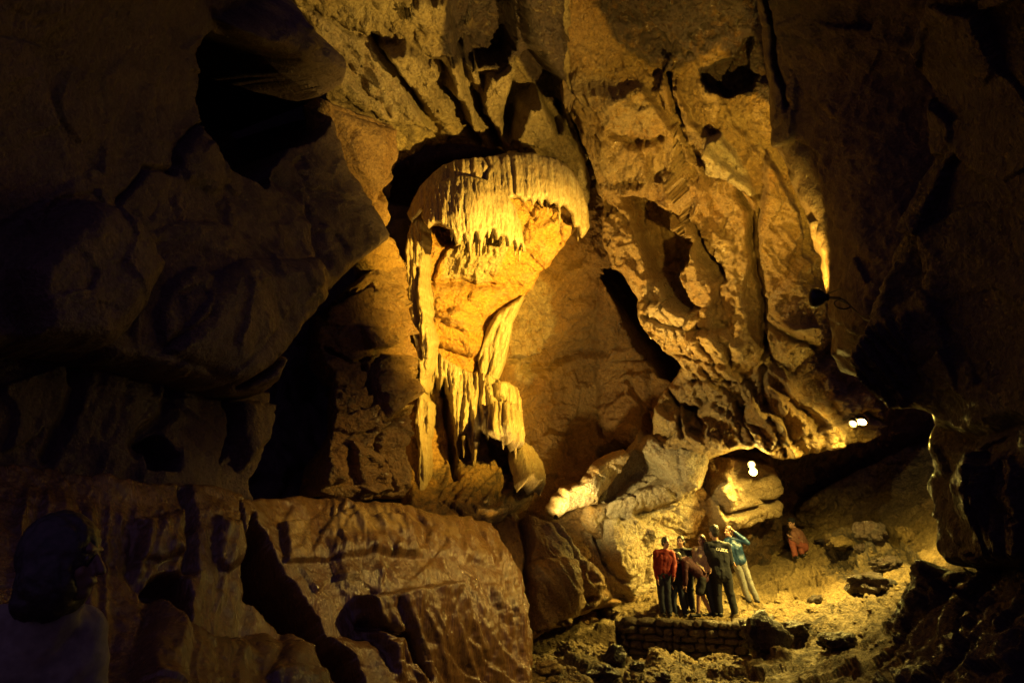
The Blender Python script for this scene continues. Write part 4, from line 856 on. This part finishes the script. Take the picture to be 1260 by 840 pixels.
boulder(1030, 796, 36, 18, 'shadowed rock on the dark ground before the wet ledge', 19)
boulder(724, 766, 26, 14, 'brown rock at the foot of the fluted slope', 20, M_OCHRE)
boulder(752, 756, 20, 12, 'small brown rock left of the platform end', 21, M_EARTH)
# loose gravel
def gravel():
    rs = random.Random(9); V = []; Fq = []; bm0 = bmesh.new(); bmesh.ops.create_icosphere(bm0, subdivisions=1, radius=1)
    base = np.array([v.co[:] for v in bm0.verts]); fc = np.array([[v.index for v in f.verts] for f in bm0.faces]); bm0.free(); n = 0
    for i in range(1500):
        r = rs.random()
        if r < .5: px, py = rs.uniform(655, 930), rs.uniform(786, 850)
        elif r < .8: px, py = rs.uniform(900, 1120), rs.uniform(640, 800)
        else: px, py = rs.uniform(770, 960), rs.uniform(700, 770)
        p = drop(px, py, [FLOOR])
        if p is None: continue
        s = .012+.05*rs.random()**4; s *= 1 if py > 770 or rs.random() < .5 else .6
        q = base*(1+.35*np.array([rs.uniform(-1, 1) for _ in range(len(base))]))[:, None]*np.array([s*rs.uniform(.8, 1.6), s*rs.uniform(.8, 1.4), s*.75])
        V.append(q@rotz(rs.uniform(0, 6)).T+np.array(p)); Fq.append(fc+n); n += len(base)
    tag(link('gravel', mk('gravel', np.concatenate(V), np.concatenate(Fq)), M_EARTH), 'loose stones and grit scattered over the cave ground', 'gravel', kind='stuff')
gravel()

# ---- floodlights
HOUS = plain('black_lamp_housing', (.012, .012, .014), .45, .3); STEEL = plain('screw_steel', (.6, .5, .35), .25, 1)
REFL = glow('warm_reflector', (1, .62, .2), 2.2)
LENS = glow('lit_lens', (1, .86, .55), 60); RUB = plain('black_cable', (.01, .01, .011), .6)
def frame_of(d):
    d = W(d).normalized(); q = d.to_track_quat('Z', 'Y'); return q.to_matrix()
def lathe(name, prof, loc, R, mat, parent, n=28):
    V = []; 
    for r, zz in prof:
        for k in range(n): a = 2*math.pi*k/n; V.append(tuple(loc+R@W((r*math.cos(a), r*math.sin(a), zz))))
    Q4 = [(i*n+k, i*n+(k+1) % n, (i+1)*n+(k+1) % n, (i+1)*n+k) for i in range(len(prof)-1) for k in range(n)]
    return link(name, mk(name, V, Q4), mat, parent)
def tube(name, pts, r, mat, parent, n=8, smooth=True):
    P = [W(p) for p in pts]
    if smooth:
        q = []
        for i in range(len(P)-1):
            a, b, c_, d = P[max(i-1, 0)], P[i], P[i+1], P[min(i+2, len(P)-1)]
            for t in np.linspace(0, 1, 7)[:-1]: t = float(t); q.append(.5*((2*b)+(c_-a)*t+(2*a-5*b+4*c_-d)*t*t+(3*b-a-3*c_+d)*t**3))
        P = q+[P[-1]]
    V = []; up = W((.3, .9, .2)).normalized()
    for i, p in enumerate(P):
        t = (P[min(i+1, len(P)-1)]-P[max(i-1, 0)]).normalized(); u = t.cross(up).normalized(); v_ = t.cross(u)
        for k in range(n): a = 2*math.pi*k/n; V.append(tuple(p+u*r*math.cos(a)+v_*r*math.sin(a)))
    Q4 = [(i*n+k, i*n+(k+1) % n, (i+1)*n+(k+1) % n, (i+1)*n+k) for i in range(len(P)-1) for k in range(n)]
    return link(name, mk(name, V, Q4), mat, parent)
def flood(label, heads, aim, R=.12, mount=None, cable=None, name='floodlight', group=None, screws=False):
    root = empty(name, heads[0], label=label, cat='floodlight', group=group); outs = []
    for hd in heads:
        d = (W(aim)-W(hd)).normalized(); M = frame_of(d); s = R/.12
        lathe('housing', [(0, -.15*s), (.035*s, -.15*s), (.045*s, -.11*s), (.075*s, -.085*s), (.11*s, -.03*s), (.122*s, -.01*s), (.122*s, .03*s), (.112*s, .034*s), (.106*s, .012*s), (.0, .0)], hd, M, HOUS, root)
        lathe('lens', [(0, .019*s), (.035*s, .018*s), (.058*s, .016*s)], hd, M, LENS, root); lathe('reflector', [(.058*s, .0155*s), (.085*s, .014*s), (.100*s, .012*s), (.104*s, .009*s)], hd, M, REFL, root)
        outs.append(W(hd)+d*.06*s)
        if screws:
            for an in (80, 265):
                a = math.radians(an); c0 = W(hd)+M@W((.10*s*math.cos(a), .10*s*math.sin(a), -.035*s)); lathe('screw', [(0, -.012), (.007, -.011), (.010, 0), (.010, .02)], c0, M, STEEL, root, 10)
    if mount is not None:
        for hd in heads:
            d = (W(aim)-W(hd)).normalized(); tube('bracket', [W(hd)-d*.12*(R/.12), (W(hd)-d*.16*(R/.12))*.5+W(mount)*.5, W(mount)], .016*(R/.12), HOUS, root)
    if cable: tube('cable', cable, .008, RUB, root)
    return outs
WARM = (1, .61, .06); GOLD = (1, .70, .12); PALE = (1, .80, .28)
h1 = at(1004, 366, 8.45)
o1 = flood('black round floodlight on the orange-lit rock edge, its lens turned away', [h1], at(640, 372, 12.6), .125, at(1034, 367, 8.2),
   [at(1012, 364, 8.4), at(1024, 359, 8.2), at(1034, 355, 8.0)], screws=True)[0]
fl = [o for o in COL.objects if o.name == 'floodlight'][0]
tube('cable', [at(1022, 367, 8.3), at(1034, 370, 8.05), at(1046, 376, 7.9), (at(1040, 380, 7.85)), at(1030, 378, 7.9), at(1027, 372, 8.0), at(1036, 368, 7.95), at(1048, 378, 7.85), at(1060, 389, 7.6), at(1068, 394, 7.3), at(1080, 396, 6.9)], .009, RUB, fl)
h2 = [at(925, 571, 15.5), at(927, 580, 15.45)]
o2 = flood('twin floodlight, one lens above the other, glaring above the group of visitors', h2, at(880, 700, 11), .095, at(918, 576, 16.3))
h3 = [at(1050, 520, 13.75), at(1061, 518, 13.85)]
o3 = flood('pair of lit floodlights side by side in the pointed rock recess at right', h3, at(980, 720, 11.5), .095, at(1056, 512, 14.9))
h4 = at(684, 636, 13.55)
o4 = flood('small lit floodlight at the foot of the pale rock blades', [h4], at(790, 560, 16), .05, at(674, 640, 13.9))[0]
h6 = at(640, 742, 11.0)  # added lamp, out of sight, to light the ceiling from below
o6 = flood('floodlight hidden behind the end of the flowstone bank', [h6], at(600, 100, 11), .10, at(640, 775, 11.0))[0]
SOFT = (1, .63, .12)
LAMPS = [
 ('SPOT', o1, 12500, WARM, at(602, 392, 13.2), 66, 1, .06),
 ('SPOT', o1, 1500, SOFT, at(560, 700, 9), 66, 1, .05),  # added spot for the bank, set in the same fixture
 ('SPOT', o1, 45, SOFT, at(150, 420, 6), 84, 1, .05),  # added weak fill for the left wall
 ('SPOT', o1, 950, SOFT, o1+W((-.25, .75, .55)), 96, 1, .05),  # added spot for the leaning wall
 ('SPOT', o1, 1500, WARM, at(988, 300, 9.4), 80, 1, .05),  # added spot for the bright rock edge
 ('SPOT', o2[0], 2700, GOLD, at(900, 740, 14.4), 125, .8, .06),
 ('POINT', o2[1], 160, GOLD),
 ('SPOT', o3[0], 2300, GOLD, at(1010, 720, 14.4), 125, .8, .06),
 ('POINT', o3[1], 330, GOLD),
 ('SPOT', o4, 4800, SOFT, at(865, 240, 15), 58, 1, .05),
 ('SPOT', o4, 800, PALE, at(800, 500, 16.5), 124, 1, .05),
 ('SPOT', o6, 1300, SOFT, at(640, 60, 12), 76, 1, .07),
 ('SPOT', o1, 3200, SOFT, at(500, 50, 12), 64, 1, .05),  # added spot for the ceiling, from the side fixture
]

# ================================================================== THE VISITORS
m = 13.7/840
def px2(o, z=0): return lambda px, py, y=0: ((px-o[0])*o[2]/840, y, (o[1]-py)*o[2]/840)
G = 'visitors standing on the platform'
def place(px, py, d):
    p = drop(px, py, [FLOOR]); q = at(px, py, d) if p is None else W(p); return q
def std(px, py, d):
    q = at(px, py, d); g = drop(px, py, [FLOOR]); 
    # stand on the platform: slide the feet onto the ground found under this pixel
    return g if g is not None and abs((g-q).length) < 2.5 else q
RED = cloth('red_jacket_cloth', (.2, .012, .008)); MAR = cloth('maroon_knit', (.05, .008, .018)); TEAL = cloth('teal_jacket_cloth', (.006, .035, .10), .5)
WHT = cloth('pale_brown_top_cloth', (.42, .33, .26)); CRM = cloth('cream_trouser_cloth', (.21, .21, .22)); NAVY = cloth('navy_jacket_cloth', (.006, .007, .018)); RUST = cloth('rust_trouser_cloth', (.22, .06, .04)); GREYC = cloth('grey_shirt_cloth', (.17, .15, .115))
d = 13.7
o = std(820, 757, d); f = px2((820, 757, d))
person('person in a bright red jacket and dark trousers at the left end of the group', o, dict(head=f(825, 670), neck=f(824, 680), pelvis=f(819, 707), sl=f(812, 684), sr=f(832, 685), el=f(810, 700), er=f(833, 699, -.05), wl=f(811, 714, -.05), wr=f(830, 711, -.18), hl=f(815, 708), hr=f(823, 708), kl=f(815, 732), kr=f(823, 732), al=f(816, 753), ar=f(824, 753)), 1.5, -60, RED, DENIM, group=G)
o = std(836, 758, 13.5); f = px2((836, 758, 13.5))
person('small person in dark clothes standing just right of the red jacket', o, dict(head=f(833, 685, -.02), neck=f(834, 693), pelvis=f(836, 717), sl=f(827, 697), sr=f(842, 697), el=f(825, 710), er=f(844, 710), wl=f(827, 720, -.1), wr=f(842, 720, -.1), hl=f(832, 718), hr=f(840, 718), kl=f(830, 738), kr=f(841, 738), al=f(831, 754), ar=f(843, 754)), 1.3, -100, BLACK, DENIM, group=G)
o = std(846, 752, 14.3); f = px2((846, 752, 14.3))
person('pale-faced person with dark hair standing behind the bending maroon figure', o, dict(head=f(843, 670), neck=f(845, 680), pelvis=f(847, 706), sl=f(837, 684), sr=f(855, 684), el=f(836, 698), er=f(857, 698), wl=f(838, 710, -.1), wr=f(856, 710, -.1), hl=f(843, 707), hr=f(851, 707), kl=f(844, 730), kr=f(851, 730), al=f(844, 748), ar=f(852, 748)), 1.5, -120, BLACK, BLACK, group=G, hairlen=.05)
o = std(866, 758, 13.55); f = px2((866, 758, 13.55))
person('person in a maroon jumper and shorts with bare legs, bending forward', o, dict(head=f(836, 688, -.05), neck=f(843, 690), chest=f(850, 694), belly=f(861, 704), pelvis=f(868, 711), sl=f(845, 695, -.14), sr=f(847, 690, .14), el=f(844, 708, -.16), er=f(838, 703, .1), wl=f(843, 721, -.18), wr=f(828, 700, .02), hl=f(866, 714, -.08), hr=f(869, 712, .08), kl=f(860, 733, -.1), kr=f(868, 734, .08), al=f(858, 754, -.08), ar=f(876, 754, .08)), 1.55, 190, MAR, BLACK, group=G, shorts=True, lower_name='shorts', top_name='jumper', feet=(190, 200))
o = std(876, 756, 14.0); f = px2((876, 756, 14.0))
person('person with long brown hair, pale top and dark jeans beside the big man in navy', o, dict(head=f(870, 668), neck=f(869, 678), pelvis=f(874, 706), sl=f(861, 681), sr=f(878, 682), el=f(860, 694), er=f(880, 696), wl=f(866, 703, -.15), wr=f(876, 704, -.15), hl=f(870, 707), hr=f(878, 707), kl=f(875, 731), kr=f(880, 731), al=f(879, 752), ar=f(884, 752)), 1.5, -140, WHT, DENIM, hair=HAIRB, hairlen=.16, group=G, top_name='blouse')
o = std(894, 758, 13.4); f = px2((894, 758, 13.4))
_, jk = person('tall broad man in a navy jacket with white lettering on the back, seen from behind', o, dict(head=f(886, 654), neck=f(888, 667), pelvis=f(891, 708), sl=f(877, 673), sr=f(902, 674), el=f(876, 692, .05), er=f(906, 693, .05), wl=f(881, 706, .2), wr=f(900, 706, .2), hl=f(885, 710), hr=f(898, 710), kl=f(885, 734, .02), kr=f(902, 734, .02), al=f(886, 753), ar=f(905, 753)), 1.9, 120, NAVY, BLACK, group=G, feet=(100, 80), fat=1.12)
cu = bpy.data.curves.new('lettering', 'FONT'); cu.body = 'GUIDE'; cu.size = .088; cu.extrude = .003; cu.align_x = 'CENTER'
to = bpy.data.objects.new('t', cu); COL.objects.link(to); dg = bpy.context.evaluated_depsgraph_get(); tm = bpy.data.meshes.new_from_object(to.evaluated_get(dg)); bpy.data.objects.remove(to)
bpy.context.view_layer.update()
cc = W(f(893, 679, -.4)); Pn = []; 
for vv in tm.vertices:
    a_ = -.16; x_, y_ = vv.co.x*math.cos(a_)-vv.co.y*math.sin(a_), vv.co.x*math.sin(a_)+vv.co.y*math.cos(a_)
    hit, lc, nn_, ix = jk.ray_cast(W((cc.x+x_, cc.y, cc.z+y_)), W((0, 1, 0)))
    vv.co = (cc.x+x_, (lc.y if hit else -.12)-.006-vv.co.z, cc.z+y_)
lt = bpy.data.objects.new('lettering', tm); COL.objects.link(lt); tm.materials.append(plain('white_print', (.8, .78, .76), .6)); lt.parent = jk
o = std(925, 742, 15.1); f = px2((925, 742, 15.1))
person('person in a teal jacket and cream trousers raising one elbow beside the head', o, dict(head=f(904, 658), neck=f(907, 667), pelvis=f(914, 694), sl=f(901, 671), sr=f(914, 670), el=f(902, 684), er=f(926, 672, -.05), wl=f(905, 694, -.1), wr=f(911, 659, -.05), hl=f(911, 695), hr=f(918, 695), kl=f(916, 716), kr=f(924, 716), al=f(921, 737), ar=f(931, 737)), 1.6, -150, TEAL, CRM, hair=HAIRB, hairlen=.06, group=G)
g = drop(982, 684, [FLOOR]); o = g; f = px2((982, 684, (g-W(CAM)).dot(W(FW))))
seat_, _ = person('lone person in a dark cap and rust trousers sitting on the slope at right', o, dict(head=f(979, 651), neck=f(982, 657), chest=f(984, 662), belly=f(988, 668, .05), pelvis=f(990, 673, .08), sl=f(977, 662, -.14), sr=f(987, 661, .14), el=f(979, 670, -.2), er=f(985, 670, -.12), wl=f(972, 666, -.3), wr=f(974, 665, -.2), hl=f(988, 675, -.06), hr=f(991, 675, .1), kl=f(973, 668, -.22), kr=f(981, 666, -.1), al=f(975, 683, -.2), ar=f(984, 681, -.1)), 1.6, -150, cloth('russet_shirt_cloth', (.19, .085, .06)), RUST, cap=BLACK, top_name='shirt'); seat_.scale = (1.18, 1.18, 1.18)
boulder(992, 683, 22, 20, 'dark stone the seated person sits on', 31, M_EARTH, sink=.4, d=(g-W(CAM)).dot(W(FW))+.15)
o = at(62, 742, 1.95); org = W((o.x, o.y, -.22)); k_ = 1.95/840
def f(px, py, y=0): p = at(px, py, 1.95); return (p.x-org.x, p.y-org.y+y, p.z-org.z)
person('close dark-haired person in a pale grey shirt at the lower left corner, face turned right', org, dict(head=f(82, 690), neck=f(58, 748, .02), chest=f(20, 815, .02), belly=f(0, 930), pelvis=f(-10, 1010), sl=f(-52, 775, -.06), sr=f(72, 775, .10), el=f(-80, 900), er=f(78, 900, .1), wl=f(-60, 1000, .1), wr=f(60, 990, .2)), 1.62, 4, GREYC, DENIM, hair=HAIR, hairlen=.12, top_name='shirt', vox=.006)
# ================================================================== CAMERA, LIGHT
cam = bpy.data.cameras.new('camera'); co = bpy.data.objects.new('camera', cam); COL.objects.link(co)
cam.sensor_width = 36; cam.lens = 24; cam.clip_start = .05; cam.clip_end = 500
co.location = CAM; co.rotation_euler = (math.pi/2+PITCH, 0, 0); SC.camera = co
w = bpy.data.worlds.new('World'); SC.world = w; w.use_nodes = True
bg = w.node_tree.nodes['Background']; bg.inputs[0].default_value = (.30, .18, .50, 1); bg.inputs[1].default_value = .22
def lamp(kind, loc, power, color, target=None, size=70, blend=1, rad=.05):
    l = bpy.data.lights.new('lamp_light', kind); o = bpy.data.objects.new('lamp_light', l); COL.objects.link(o)
    l.energy = power; l.color = color; l.shadow_soft_size = rad; o.location = loc
    if kind == 'SPOT': l.spot_size = math.radians(size); l.spot_blend = blend
    if target is not None: o.rotation_euler = (Vector(target)-Vector(loc)).to_track_quat('-Z', 'Y').to_euler()
    return o
WARM = (1, .66, .17); GOLD = (1, .74, .27); PALE = (1, .82, .42)
for a in LAMPS: lamp(*a)
v = SC.view_settings; v.view_transform = 'Standard'; v.look = 'None'; v.gamma = 1; v.exposure = 0; v.use_curve_mapping = False
SC.cycles.max_bounces = 6; SC.cycles.diffuse_bounces = 3; SC.cycles.sample_clamp_indirect = 4
SC.cycles.use_denoising = True
